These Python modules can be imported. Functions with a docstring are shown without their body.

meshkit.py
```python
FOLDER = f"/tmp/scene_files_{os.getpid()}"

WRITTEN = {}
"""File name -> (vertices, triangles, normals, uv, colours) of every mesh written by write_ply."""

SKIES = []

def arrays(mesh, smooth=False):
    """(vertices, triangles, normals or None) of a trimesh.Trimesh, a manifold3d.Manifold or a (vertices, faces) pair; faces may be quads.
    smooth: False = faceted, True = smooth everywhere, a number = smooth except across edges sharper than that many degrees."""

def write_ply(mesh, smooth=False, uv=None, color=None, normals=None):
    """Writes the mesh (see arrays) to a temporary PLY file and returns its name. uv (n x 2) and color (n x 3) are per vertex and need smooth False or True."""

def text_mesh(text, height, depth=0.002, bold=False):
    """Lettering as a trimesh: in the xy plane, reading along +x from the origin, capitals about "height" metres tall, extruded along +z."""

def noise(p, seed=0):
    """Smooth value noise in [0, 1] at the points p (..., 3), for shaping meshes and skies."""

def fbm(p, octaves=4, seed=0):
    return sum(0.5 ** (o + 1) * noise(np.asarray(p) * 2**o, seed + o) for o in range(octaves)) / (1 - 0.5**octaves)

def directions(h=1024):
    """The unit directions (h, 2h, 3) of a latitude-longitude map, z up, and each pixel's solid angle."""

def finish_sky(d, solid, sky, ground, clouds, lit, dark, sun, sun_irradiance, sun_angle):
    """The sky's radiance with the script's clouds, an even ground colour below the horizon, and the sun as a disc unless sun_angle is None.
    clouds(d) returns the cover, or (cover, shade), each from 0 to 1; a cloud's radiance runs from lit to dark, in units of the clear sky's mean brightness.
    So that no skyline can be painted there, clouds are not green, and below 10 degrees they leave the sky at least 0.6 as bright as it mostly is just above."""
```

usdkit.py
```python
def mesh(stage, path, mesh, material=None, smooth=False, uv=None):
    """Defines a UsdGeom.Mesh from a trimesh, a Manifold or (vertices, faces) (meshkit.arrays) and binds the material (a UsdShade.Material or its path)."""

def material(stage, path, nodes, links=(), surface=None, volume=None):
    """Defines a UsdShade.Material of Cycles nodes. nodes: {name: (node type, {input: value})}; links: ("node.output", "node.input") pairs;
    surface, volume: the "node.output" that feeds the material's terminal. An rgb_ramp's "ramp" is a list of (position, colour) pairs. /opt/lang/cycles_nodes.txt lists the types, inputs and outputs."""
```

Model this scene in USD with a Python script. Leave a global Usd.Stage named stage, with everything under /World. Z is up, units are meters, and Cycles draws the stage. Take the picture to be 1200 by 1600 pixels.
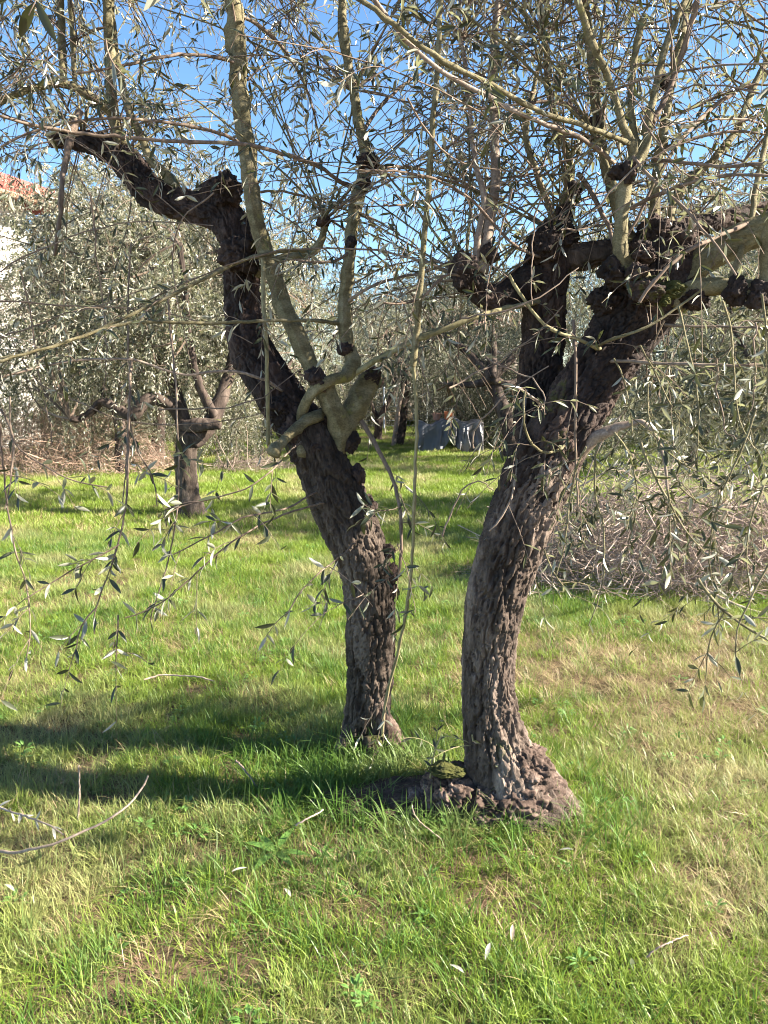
import math
import numpy as np
import trimesh
import usdkit
import meshkit
from scipy.spatial import cKDTree
from scipy.interpolate import PchipInterpolator, CubicSpline
from pxr import Usd, UsdGeom, UsdLux, UsdShade, Gf, Sdf, Vt

stage = Usd.Stage.CreateInMemory()
UsdGeom.SetStageUpAxis(stage, 'Z')
UsdGeom.SetStageMetersPerUnit(stage, 1.0)
UsdGeom.Xform.Define(stage, '/World')
UsdGeom.Scope.Define(stage, '/World/Looks')

# ------------------------------------------------------------------ camera, sky, sun, exposure
EYE = 1.55
PITCH = math.radians(9.46)
FPX = 1200.0
SUN_AZ = math.radians(-5.0)          # to the picture's right-hand side, a little towards the viewer
SUN_EL = math.radians(31.0)
EXPOSURE = 2.6
SKY_STRENGTH = 0.05
SUN_INTENSITY = 1.25
SUNDIR = np.array([math.cos(SUN_EL) * math.cos(SUN_AZ), math.cos(SUN_EL) * math.sin(SUN_AZ), math.sin(SUN_EL)])

cam = UsdGeom.Camera.Define(stage, '/World/camera')
cam.CreateHorizontalApertureAttr(36.0)
cam.CreateVerticalApertureAttr(48.0)
cam.CreateFocalLengthAttr(36.0)
cam.CreateClippingRangeAttr((0.05, 2000.0))
cam.CreateExposureAttr(EXPOSURE)
cam.AddTranslateOp().Set((0, 0, EYE))
cam.AddRotateXOp().Set(90.0 - math.degrees(PITCH))

usdkit.material(stage, '/World/Looks/sky_light', {
    's': ('sky_texture', {'sky_type': 'single_scattering', 'sun_disc': False, 'sun_elevation': SUN_EL,
                          'sun_rotation': math.atan2(SUNDIR[0], SUNDIR[1]), 'air_density': 1.0, 'aerosol_density': 0.4, 'ozone_density': 3.0}),
    'h': ('hsv', {'saturation': 1.12}),
    'b': ('background_shader', {'strength': SKY_STRENGTH})}, [('s.color', 'h.color'), ('h.color', 'b.color')], surface='b.background')
dome = UsdLux.DomeLight.Define(stage, '/World/sky')
UsdShade.MaterialBindingAPI.Apply(dome.GetPrim()).Bind(UsdShade.Material.Get(stage, '/World/Looks/sky_light'))
dome.GetPrim().SetCustomDataByKey('kind', 'structure')
sun = UsdLux.DistantLight.Define(stage, '/World/sun')
sun.CreateNormalizeAttr(True)
sun.CreateIntensityAttr(SUN_INTENSITY)
sun.CreateAngleAttr(0.53)
sun.CreateColorAttr((1.0, 0.92, 0.78))
sun.AddTransformOp().Set(Gf.Matrix4d().SetRotate(Gf.Rotation(Gf.Vec3d(0, 0, 1), Gf.Vec3d(*SUNDIR))))

# ------------------------------------------------------------------ helpers
cp, sp = math.cos(PITCH), math.sin(PITCH)


def ray(px, py):
    v, u = (px - 600) / FPX, (800 - py) / FPX
    return np.array([v, cp + u * sp, -sp + u * cp])


def P(px, py, Y):
    """The point of the place seen at a photograph pixel and standing Y metres ahead."""
    d = ray(px, py)
    return np.array([0, 0, EYE]) + d * (Y / d[1])


def G(px, py):
    d = ray(px, py)
    return np.array([0, 0, EYE]) + d * (-EYE / d[2])


def unit(v):
    v = np.asarray(v, float)
    return v / (np.linalg.norm(v, axis=-1, keepdims=True) + 1e-12)


COUNT = {}


def numbered(parent, name):
    k = COUNT[(parent, name)] = COUNT.get((parent, name), -1) + 1
    return f'{parent}/{name}' + (f'_{k:03d}' if k else '')


def tag(p, label=None, category=None, group=None, kind=None):
    for k, v in (('label', label), ('category', category), ('group', group), ('kind', kind)):
        if v:
            p.SetCustomDataByKey(k, v)
    return p


def thing(name, label, category, loc=(0, 0, 0), rotz=0.0, group=None, scale=None):
    x = UsdGeom.Xform.Define(stage, numbered('/World', name))
    x.AddTranslateOp().Set(tuple(map(float, loc)))
    if rotz:
        x.AddRotateZOp().Set(math.degrees(rotz))
    if scale:
        x.AddScaleOp().Set(tuple(map(float, scale)) if np.ndim(scale) else (scale,) * 3)
    return tag(x.GetPrim(), label, category, group)


def part(parent, name, mesh, mat, smooth=False, label=None, kind=None, loc=None):
    """One Mesh under its thing; mesh is in the place's coordinates, loc the thing's base."""
    path = parent if isinstance(parent, str) else str(parent.GetPath())
    if loc is not None:
        v, f = (mesh.vertices, mesh.faces) if hasattr(mesh, 'vertices') else mesh
        mesh = (np.asarray(v) - np.asarray(loc), f)
    m = usdkit.mesh(stage, numbered(path, name), mesh, '/World/Looks/' + mat, smooth=smooth)
    return tag(m.GetPrim(), label, kind=kind)


def join(meshes):
    vs, fs, n = [], [], 0
    for m in meshes:
        v, f = (m.vertices, m.faces) if hasattr(m, 'vertices') else m
        vs.append(np.asarray(v, float)); fs.append(np.asarray(f) + n); n += len(v)
    return np.vstack(vs), np.vstack(fs)


def fbm(p, o=4, s=0):
    return meshkit.fbm(np.asarray(p, float) + 37.3, o, s) - 0.5


def ss(a, b, x):
    t = np.clip((x - a) / (b - a), 0, 1)
    return t * t * (3 - 2 * t)


def spline(pts, rad, n):
    pts = np.asarray(pts, float)
    d = np.r_[0, np.cumsum(np.linalg.norm(np.diff(pts, axis=0), axis=1))]
    s = np.linspace(0, d[-1], n)
    if len(pts) < 3:
        return np.stack([np.interp(s, d, pts[:, k]) for k in range(3)], 1), np.interp(s, d, rad), s
    return PchipInterpolator(d, pts)(s) * 0.5 + CubicSpline(d, pts)(s) * 0.5, PchipInterpolator(d, rad)(s), s


def frames(p):
    t = unit(np.gradient(p, axis=0))
    a = np.cross(t[0], [0.31, 1, 0.12])
    out = []
    for k in range(len(p)):
        a = a - t[k] * (a @ t[k])
        a = a / (np.linalg.norm(a) + 1e-12)
        out.append(a)
    A = np.array(out)
    return t, A, np.cross(t, A)


def tube(p, r, sides=6, offset=None, cap=True):
    """A tapering round limb; offset(s, theta, outward) adds relief along the outward direction."""
    p = np.asarray(p, float)
    n = len(p)
    t, A, B = frames(p)
    th = np.arange(sides) * 2 * np.pi / sides
    out = np.cos(th)[None, :, None] * A[:, None] + np.sin(th)[None, :, None] * B[:, None]
    rr = np.broadcast_to(np.asarray(r, float).reshape(-1, 1), (n, sides))
    if offset is not None:
        rr = rr + offset
    v = (p[:, None] + out * rr[..., None]).reshape(-1, 3)
    i, j = np.meshgrid(np.arange(n - 1), np.arange(sides), indexing='ij')
    a, b = i * sides + j, i * sides + (j + 1) % sides
    c, d = b + sides, a + sides
    f = np.vstack([np.stack([a, b, c], -1).reshape(-1, 3), np.stack([a, c, d], -1).reshape(-1, 3)])
    if cap:
        m = len(v)
        v = np.vstack([v, p[:1] - t[:1] * r[0] * 0.15, p[-1:] + t[-1:] * r[-1] * 0.25])
        j = np.arange(sides)
        f = np.vstack([f, np.stack([np.full(sides, m), (j + 1) % sides, j], 1),
                       np.stack([np.full(sides, m + 1), (n - 1) * sides + j, (n - 1) * sides + (j + 1) % sides], 1)])
    return v, f


def tubes(T, r0, r1, sides=3):
    """Many thin twigs at once: T is (count, points, 3)."""
    T = np.asarray(T, float)
    c, n, _ = T.shape
    t = unit(np.gradient(T, axis=1))
    a = unit(np.cross(t, np.array([0.37, 0.85, 0.2])))
    b = np.cross(t, a)
    th = np.arange(sides) * 2 * np.pi / sides
    r = np.linspace(0, 1, n)[None] * (np.reshape(r1, (-1, 1)) - np.reshape(r0, (-1, 1))) + np.reshape(r0, (-1, 1))
    r = np.broadcast_to(r, (c, n))
    v = T[:, :, None] + r[..., None, None] * (np.cos(th)[:, None] * a[:, :, None] + np.sin(th)[:, None] * b[:, :, None])
    k, i, j = np.meshgrid(np.arange(c), np.arange(n - 1), np.arange(sides), indexing='ij')
    A = k * n * sides + i * sides + j
    B = k * n * sides + i * sides + (j + 1) % sides
    f = np.vstack([np.stack([A, B, B + sides], -1).reshape(-1, 3), np.stack([A, B + sides, A + sides], -1).reshape(-1, 3)])
    return v.reshape(-1, 3), f


def bark(p, r, s, sides, seed, cell=0.026, crack=0.010, lump=0.012, stretch=0.36, knob=0.0):
    """Relief of old olive bark: plates parted by fissures, each plate at its own height, on a lumpy trunk."""
    rng = np.random.default_rng(seed)
    th = np.arange(sides) * 2 * np.pi / sides
    R = float(np.mean(r))
    q = np.stack([np.broadcast_to(np.cos(th)[None] * R, (len(s), sides)), np.broadcast_to(np.sin(th)[None] * R, (len(s), sides)),
                  np.broadcast_to(s[:, None], (len(s), sides))], -1).reshape(-1, 3)
    w = q + 0.020 * np.stack([fbm(q * 16, 3, seed + k) for k in range(3)], -1)
    f = 0.62 / cell

    def fissure(sc, sd, width):
        return 1 - ss(0, width, np.abs(fbm(w * sc + sd, 3, sd)))
    h = -crack * 1.25 * fissure(np.array([f, f, f * .20 / .36 * stretch]), seed + 1, .050)
    h -= crack * .65 * fissure(np.array([f * 1.9, f * 1.9, f * .55]), seed + 2, .045)
    h -= crack * .45 * fissure(np.array([f * .9, f * .9, f * 1.5]), seed + 3, .035)
    # flakes: plates standing at their own level with abrupt edges
    wv = (q + 0.012 * np.stack([fbm(q * 30, 2, seed + 40 + k) for k in range(3)], -1)) * [1, 1, stretch * .8]
    lo, hi = wv.min(0) - cell, wv.max(0) + cell
    pts = rng.uniform(lo, hi, (int(np.prod(hi - lo) / (cell * .8) ** 3), 3))
    _, k1 = cKDTree(pts).query(wv)
    h += rng.uniform(-1, 1, len(pts))[k1] * crack * .34
    h += fbm(q * [8, 8, 4], 4, seed + 5) * 2 * lump + fbm(q * [24, 24, 8], 3, seed + 19) * lump * .8
    h += fbm(q * [110, 110, 36], 3, seed + 9) * crack * .8
    if knob:
        kn = rng.uniform(q.min(0), q.max(0), (int(8 + s[-1] * 10), 3))
        kn[:, :2] = unit(kn[:, :2]) * R
        dk, _ = cKDTree(kn).query(q)
        h += knob * np.exp(-(dk / 0.02) ** 2) * (0.6 + fbm(q * 80, 2, seed))
    return h.reshape(len(s), sides)


def limb_px(rows, Y, scale_y=0.0):
    """(px, py, width in px, depth offset) rows to points and radii."""
    pts, rad = [], []
    for x, y, w, dy in rows:
        q = P(x, y, Y + dy)
        pts.append(q)
        rad.append(w / 2 * np.linalg.norm(q - [0, 0, EYE]) / np.linalg.norm(ray(x, y)) / FPX)
    return np.array(pts), np.array(rad)


def leaf_mesh(base, d, nrm, L, w, detail=1, bend=0.15, fold=0.22):
    """Narrow pointed olive leaves, folded along the midrib and bent; arrays of count n."""
    base, d = np.asarray(base, float), unit(d)
    n = len(base)
    side = unit(np.cross(d, nrm))
    up = np.cross(side, d)
    L, w, bend = (np.broadcast_to(np.asarray(x, float), (n,))[:, None] for x in (L, w, bend))

    def at(u, x, lift):
        return base + d * L * u + side * w * x + up * (w * lift - L * bend * u * u)
    if detail == 0:
        cols = [at(0, 0, 0), at(0.5, 0.5, fold), at(0.5, -0.5, fold), at(1, 0, 0)]
        tri = [[0, 1, 3], [0, 3, 2]]
    elif detail == 1:
        cols = [at(0, 0, 0), at(.3, .42, fold), at(.3, -.42, fold), at(.68, .42, fold), at(.68, -.42, fold), at(1, 0, 0), at(.5, 0, 0)]
        tri = [[0, 1, 6], [1, 3, 6], [3, 5, 6], [5, 4, 6], [4, 2, 6], [2, 0, 6]]
    else:
        us, ws = [0.06, .2, .38, .58, .78, .92], [.12, .34, .48, .47, .32, .14]
        cols = [at(0, 0, 0)]
        for u, x in zip(us, ws):
            cols += [at(u, x, fold * 2 * x), at(u, 0, 0), at(u, -x, fold * 2 * x)]
        cols.append(at(1, 0, 0))
        m = len(cols) - 1
        tri = [[0, 1, 2], [0, 2, 3]]
        for k in range(len(us) - 1):
            a = 1 + 3 * k
            tri += [[a, a + 3, a + 1], [a + 1, a + 3, a + 4], [a + 1, a + 4, a + 2], [a + 2, a + 4, a + 5]]
        a = m - 3
        tri += [[a, m, a + 1], [a + 1, m, a + 2]]
    v = np.stack(cols, 1)
    k = v.shape[1]
    tri = np.array(tri)[:, ::1]
    f = tri[None] + (np.arange(n) * k)[:, None, None]
    return v.reshape(-1, 3), f.reshape(-1, 3)


def leaves_on(T, k, f0, L, w, rng, detail=1, spread=(0.5, 1.1), updown=0.6):
    """k leaves along each of the twigs T (count, points, 3)."""
    T = np.asarray(T, float)
    c, n, _ = T.shape
    t = f0 + (1 - f0) * (np.arange(k)[None] // 2 * 2 + 0.5 + rng.uniform(0, .5, (c, k))) / k
    t = np.clip(t, 0, 0.999) * (n - 1)
    i = t.astype(int)
    fr = (t - i)[..., None]
    r = np.arange(c)[:, None]
    a, b = T[r, i], T[r, np.minimum(i + 1, n - 1)]
    base = a * (1 - fr) + b * fr
    tan = unit(b - a)
    x = unit(np.cross(tan, np.array([0.2, 0.3, 1.0])))
    y = np.cross(tan, x)
    az = (np.arange(k)[None] % 2) * np.pi + (np.arange(k)[None] // 2) * np.pi / 2 + rng.uniform(0, 6.28, (c, 1)) + rng.normal(0, .3, (c, k))
    side = np.cos(az)[..., None] * x + np.sin(az)[..., None] * y
    ang = rng.uniform(*spread, (c, k))[..., None]
    d = unit(tan * np.cos(ang) + side * np.sin(ang) + np.array([0, 0, -0.12]))
    nrm = unit(tan * 0.8 + rng.normal(0, updown, (c, k, 3)) + np.array([0, 0, 0.9]))
    m = c * k
    L = rng.uniform(*L, m)
    return leaf_mesh(base.reshape(-1, 3), d.reshape(-1, 3), nrm.reshape(-1, 3), L, L * rng.uniform(w[0], w[1], m), detail, rng.uniform(-.05, .3, m))


def gh(x, y):
    """Height of the ground."""
    x, y = np.asarray(x, float), np.asarray(y, float)
    q = np.stack([x, y, np.zeros_like(x)], -1)
    h = fbm(q * 0.9, 3, 3) * 0.09 + fbm(q * 4.5, 3, 7) * 0.045
    h = h + 0.07 * np.exp(-((x - .40) ** 2 + (y - 2.72) ** 2) / .30 ** 2) + 0.06 * np.exp(-((x + .08) ** 2 + (y - 3.15) ** 2) / .28 ** 2)
    far = ss(12, 40, np.hypot(x, y))
    return h * (1 - 0.5 * far) + 0.3 * fbm(q * 0.05, 2, 11) * far


# ------------------------------------------------------------------ materials
M = usdkit.material


def mat_leaf(name, top, under, trans, tint=0.35, rough=0.38, hue=None):
    nodes = {
        'g': ('geometry', {}),
        'rt': ('rgb_ramp', {'ramp': [(0, tuple(np.array(top) * (1 - tint))), (.55, top), (.9, tuple(np.array(top) * (1 + tint))), (1, hue or top)]}),
        'ru': ('rgb_ramp', {'ramp': [(0, tuple(np.array(under) * (1 - tint * .7))), (1, tuple(np.minimum(np.array(under) * (1 + tint * .5), .8)))]}),
        'mc': ('mix_color', {}),
        'p': ('principled_bsdf', {'roughness': rough, 'specular_ior_level': 0.45}),
        't': ('translucent_bsdf', {}),
        'tc': ('mix_color', {'blend_type': 'multiply', 'fac': 1.0, 'b': (1.05, 1.1, 0.62)}),
        'mx': ('mix_closure', {'fac': trans})}
    links = [('g.random_per_island', 'rt.fac'), ('g.random_per_island', 'ru.fac'), ('g.backfacing', 'mc.fac'), ('rt.color', 'mc.a'), ('ru.color', 'mc.b'),
             ('mc.result', 'p.base_color'), ('mc.result', 'tc.a'), ('tc.result', 't.color'), ('p.BSDF', 'mx.closure1'), ('t.BSDF', 'mx.closure2')]
    M(stage, '/World/Looks/' + name, nodes, links, surface='mx.closure')


mat_leaf('olive_leaf', (.10, .11, .06), (.46, .45, .37), 0.2, .4, .28)
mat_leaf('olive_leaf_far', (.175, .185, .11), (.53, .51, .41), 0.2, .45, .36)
mat_leaf('dark_and_shaded_leaf', (.085, .10, .052), (.31, .315, .245), 0.16, .45, .36)  # darker leaf; on the near left shoots it stands for shade
mat_leaf('dead_leaf', (.42, .33, .24), (.50, .44, .36), 0.1, .35, .6)
mat_leaf('pale_leaf', (.36, .35, .29), (.44, .43, .37), 0.12, .2, .5)
mat_leaf('weed_leaf', (.14, .27, .06), (.2, .32, .1), 0.3, .25, .4)


def mat_bark(name, dark, mid, light, moss=None, moss_at=0.62, scale=9.0, rough=0.9, bump=0.5, stretch=0.35):
    nodes = {
        'g': ('geometry', {}),
        'mp': ('mapping', {'scale': (1, 1, stretch)}),
        'n1': ('noise_texture', {'scale': scale, 'detail': 6, 'roughness': .65}),
        'n2': ('noise_texture', {'scale': scale * 9, 'detail': 5, 'roughness': .7}),
        'n3': ('noise_texture', {'scale': 4.0, 'detail': 5, 'roughness': .7}),
        'r1': ('rgb_ramp', {'ramp': [(.28, dark), (.5, mid), (.74, light)]}),
        'r2': ('rgb_ramp', {'ramp': [(.3, (.35, .35, .35)), (.7, (1.35, 1.35, 1.35))]}),
        'm1': ('mix_color', {'blend_type': 'multiply', 'fac': 0.75, 'use_clamp': False}),
        'b': ('bump', {'strength': bump, 'distance': .012}),
        'p': ('principled_bsdf', {'roughness': rough, 'specular_ior_level': 0.25})}
    links = [('g.position', 'mp.vector'), ('mp.vector', 'n1.vector'), ('mp.vector', 'n2.vector'), ('g.position', 'n3.vector'), ('n1.fac', 'r1.fac'), ('n2.fac', 'r2.fac'),
             ('r1.color', 'm1.a'), ('r2.color', 'm1.b'), ('n2.fac', 'b.height'), ('b.normal', 'p.normal')]
    last = 'm1.result'
    if moss:
        nodes['rm'] = ('rgb_ramp', {'ramp': [(moss_at, (0, 0, 0)), (moss_at + .07, (1, 1, 1))]})
        nodes['mm'] = ('mix_color', {'b': moss})
        links += [('n3.fac', 'rm.fac'), ('rm.color', 'mm.fac'), (last, 'mm.a')]
        last = 'mm.result'
    links.append((last, 'p.base_color'))
    M(stage, '/World/Looks/' + name, nodes, links, surface='p.BSDF')


mat_bark('brown_bark', (.016, .011, .008), (.060, .044, .034), (.20, .155, .125), (.06, .065, .017), .62, bump=.9, stretch=.22)
mat_bark('old_bark', (.018, .012, .009), (.088, .064, .051), (.32, .245, .20), (.06, .065, .017), .63, bump=.9, stretch=.22)
mat_bark('dark_and_shaded_bark', (.013, .009, .007), (.036, .024, .020), (.12, .078, .062), (.07, .07, .016), .62, bump=.9)  # dark old bark; on the right tree it also holds the upper trunk's shade
mat_bark('burl_bark', (.020, .013, .010), (.082, .054, .042), (.26, .19, .155), (.14, .14, .03), .67, scale=14, stretch=1)
mat_bark('pale_bark', (.075, .060, .032), (.155, .132, .070), (.255, .222, .145), (.19, .175, .05), .61, scale=16, bump=.5, stretch=1.4)
mat_bark('pink_bark', (.14, .10, .08), (.24, .185, .145), (.34, .275, .225), None, scale=16, bump=.25, stretch=.8)
mat_bark('twig_bark', (.085, .058, .045), (.165, .12, .09), (.26, .20, .15), (.19, .18, .06), .62, scale=7, bump=.1)
mat_bark('green_twig', (.14, .12, .055), (.22, .19, .10), (.32, .27, .16), None, scale=8, bump=.1)
mat_bark('brush_twig', (.17, .12, .095), (.31, .235, .19), (.46, .38, .32), None, scale=5, bump=.1)
mat_bark('red_brush', (.20, .12, .085), (.34, .23, .17), (.48, .37, .30), None, scale=5, bump=.1)
mat_bark('far_bark', (.018, .012, .010), (.052, .037, .030), (.14, .105, .085), (.15, .15, .04), .62, scale=7)
mat_bark('cut_wood', (.25, .18, .12), (.40, .30, .21), (.5, .4, .3), None, scale=30, bump=.2)
mat_bark('moss', (.03, .032, .010), (.075, .078, .018), (.15, .14, .04), None, scale=34, bump=1.0, stretch=1)


def mat_grass(name, ramp, trans=0.4, dry=(.42, .36, .20), dry_at=(.48, .68), dry_amt=.75):
    nodes = {
        'g': ('geometry', {}),
        'r': ('rgb_ramp', {'ramp': ramp}),
        'n': ('noise_texture', {'scale': 1.1, 'detail': 4, 'roughness': .6}),
        'rn': ('map_range', {'from_min': dry_at[0], 'from_max': dry_at[1], 'to_min': 0, 'to_max': dry_amt, 'clamp': True}),
        'm': ('mix_color', {'b': dry}),
        'p': ('principled_bsdf', {'roughness': .45, 'specular_ior_level': .35}),
        't': ('translucent_bsdf', {}), 'mx': ('mix_closure', {'fac': trans})}
    links = [('g.random_per_island', 'r.fac'), ('g.position', 'n.vector'), ('n.fac', 'rn.value'), ('rn.result', 'm.fac'), ('r.color', 'm.a'),
             ('m.result', 'p.base_color'), ('m.result', 't.color'), ('p.BSDF', 'mx.closure1'), ('t.BSDF', 'mx.closure2')]
    M(stage, '/World/Looks/' + name, nodes, links, surface='mx.closure')


mat_grass('grass_green', [(0, (.18, .255, .035)), (.4, (.29, .365, .055)), (.72, (.40, .425, .085)), (.88, (.48, .44, .14)), (1, (.55, .46, .26))])
mat_grass('grass_deep', [(0, (.09, .17, .028)), (.5, (.15, .25, .042)), (.85, (.25, .33, .065)), (1, (.40, .35, .18))], dry_amt=.4)
mat_grass('grass_dry', [(0, (.32, .25, .13)), (.4, (.47, .38, .21)), (.8, (.58, .49, .32)), (1, (.29, .33, .09))], .2, dry_amt=.2)
mat_grass('thatch', [(0, (.17, .11, .07)), (.4, (.33, .23, .145)), (.8, (.48, .37, .25)), (1, (.56, .46, .33))], .1, dry_amt=.1)

M(stage, '/World/Looks/soil', {
    'g': ('geometry', {}),
    'n1': ('noise_texture', {'scale': 1.3, 'detail': 8, 'roughness': .7}), 'n2': ('noise_texture', {'scale': 45, 'detail': 6, 'roughness': .7}),
    'r1': ('rgb_ramp', {'ramp': [(.35, (.085, .075, .035)), (.5, (.14, .10, .062)), (.66, (.20, .135, .095))]}),
    'r2': ('rgb_ramp', {'ramp': [(.3, (.3, .3, .3)), (.72, (1.5, 1.45, 1.3))]}),
    'm': ('mix_color', {'blend_type': 'multiply', 'fac': .85, 'use_clamp': False}), 'b': ('bump', {'strength': .9, 'distance': .03}),
    'p': ('principled_bsdf', {'roughness': .95, 'specular_ior_level': .15})},
  [('g.position', 'n1.vector'), ('g.position', 'n2.vector'), ('n1.fac', 'r1.fac'), ('n2.fac', 'r2.fac'), ('r1.color', 'm.a'), ('r2.color', 'm.b'), ('m.result', 'p.base_color'),
   ('n2.fac', 'b.height'), ('b.normal', 'p.normal')], surface='p.BSDF')


mat_bark('dark_soil', (.022, .014, .010), (.06, .040, .030), (.13, .085, .065), (.05, .055, .016), .60, scale=22, stretch=1)


def mat_plain(name, color, rough=.7, var=.25, scale=6.0, bump=.15, dist=.01):
    M(stage, '/World/Looks/' + name, {
        'g': ('geometry', {}), 'n': ('noise_texture', {'scale': scale, 'detail': 7, 'roughness': .65}),
        'r': ('rgb_ramp', {'ramp': [(.3, tuple(np.array(color) * (1 - var))), (.7, tuple(np.array(color) * (1 + var)))]}),
        'b': ('bump', {'strength': bump, 'distance': dist}), 'p': ('principled_bsdf', {'roughness': rough})},
      [('g.position', 'n.vector'), ('n.fac', 'r.fac'), ('r.color', 'p.base_color'), ('n.fac', 'b.height'), ('b.normal', 'p.normal')], surface='p.BSDF')


mat_plain('plaster', (.70, .66, .60), .9, .08, 2.5)
mat_plain('cream_plaster', (.58, .47, .36), .9, .12, 1.5)
mat_plain('roof_tile', (.30, .085, .065), .85, .35, 5)
mat_plain('far_roof', (.30, .17, .13), .9, .25, 3)
mat_plain('gutter', (.30, .16, .10), .5, .1)
mat_plain('shutter', (.10, .14, .10), .6, .15)
mat_plain('tarp_blue', (.062, .070, .090), .6, .14, 5, .3)
mat_plain('tarp_grey', (.125, .12, .13), .30, .2, 7, .4)
mat_plain('weathered_wood', (.22, .16, .12), .85, .3, 20)
mat_plain('orange_plastic', (.62, .17, .06), .5, .1)
mat_plain('white_plastic', (.72, .70, .66), .5, .1)
mat_plain('fence_metal', (.35, .40, .38), .5, .1)
mat_plain('fence_white', (.62, .66, .68), .6, .1)

# ------------------------------------------------------------------ ground
gx = np.r_[np.linspace(-260, -20, 25)[:-1], np.linspace(-20, -4, 65)[:-1], np.linspace(-4, 4, 141), np.linspace(4, 20, 65)[1:], np.linspace(20, 260, 25)[1:]]
gy = np.r_[np.linspace(-40, -1, 14)[:-1], np.linspace(-1, 7, 141), np.linspace(7, 30, 93)[1:], np.linspace(30, 420, 40)[1:]]
X, Yg = np.meshgrid(gx, gy, indexing='ij')
v = np.stack([X, Yg, gh(X, Yg)], -1).reshape(-1, 3)
i, j = np.meshgrid(np.arange(len(gx) - 1), np.arange(len(gy) - 1), indexing='ij')
a = (i * len(gy) + j).ravel()
f = np.stack([a, a + len(gy), a + len(gy) + 1, a + 1], 1)
tag(part('/World', 'ground', (v, f), 'soil', smooth=True), 'uneven brown soil under the grove grass', 'ground', kind='structure')

# ------------------------------------------------------------------ houses
def slab(corners, z0, z1):
    """A prism over a polygon of ground corners."""
    from shapely.geometry import Polygon
    m = trimesh.creation.extrude_polygon(Polygon(corners), z1 - z0, engine='earcut')
    m.apply_translation([0, 0, z0])
    return m


def quad_prism(a, b, c, d, thick):
    """A sloping slab with corners a, b, c, d on top and the given thickness below."""
    top = np.array([a, b, c, d], float)
    n = unit(np.cross(top[1] - top[0], top[3] - top[0]))
    v = np.vstack([top, top - n * thick])
    f = [[0, 1, 2], [0, 2, 3], [4, 6, 5], [4, 7, 6]]
    for k in range(4):
        l = (k + 1) % 4
        f += [[k, k + 4, l], [l, k + 4, l + 4]]
    return v, np.array(f)


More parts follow.
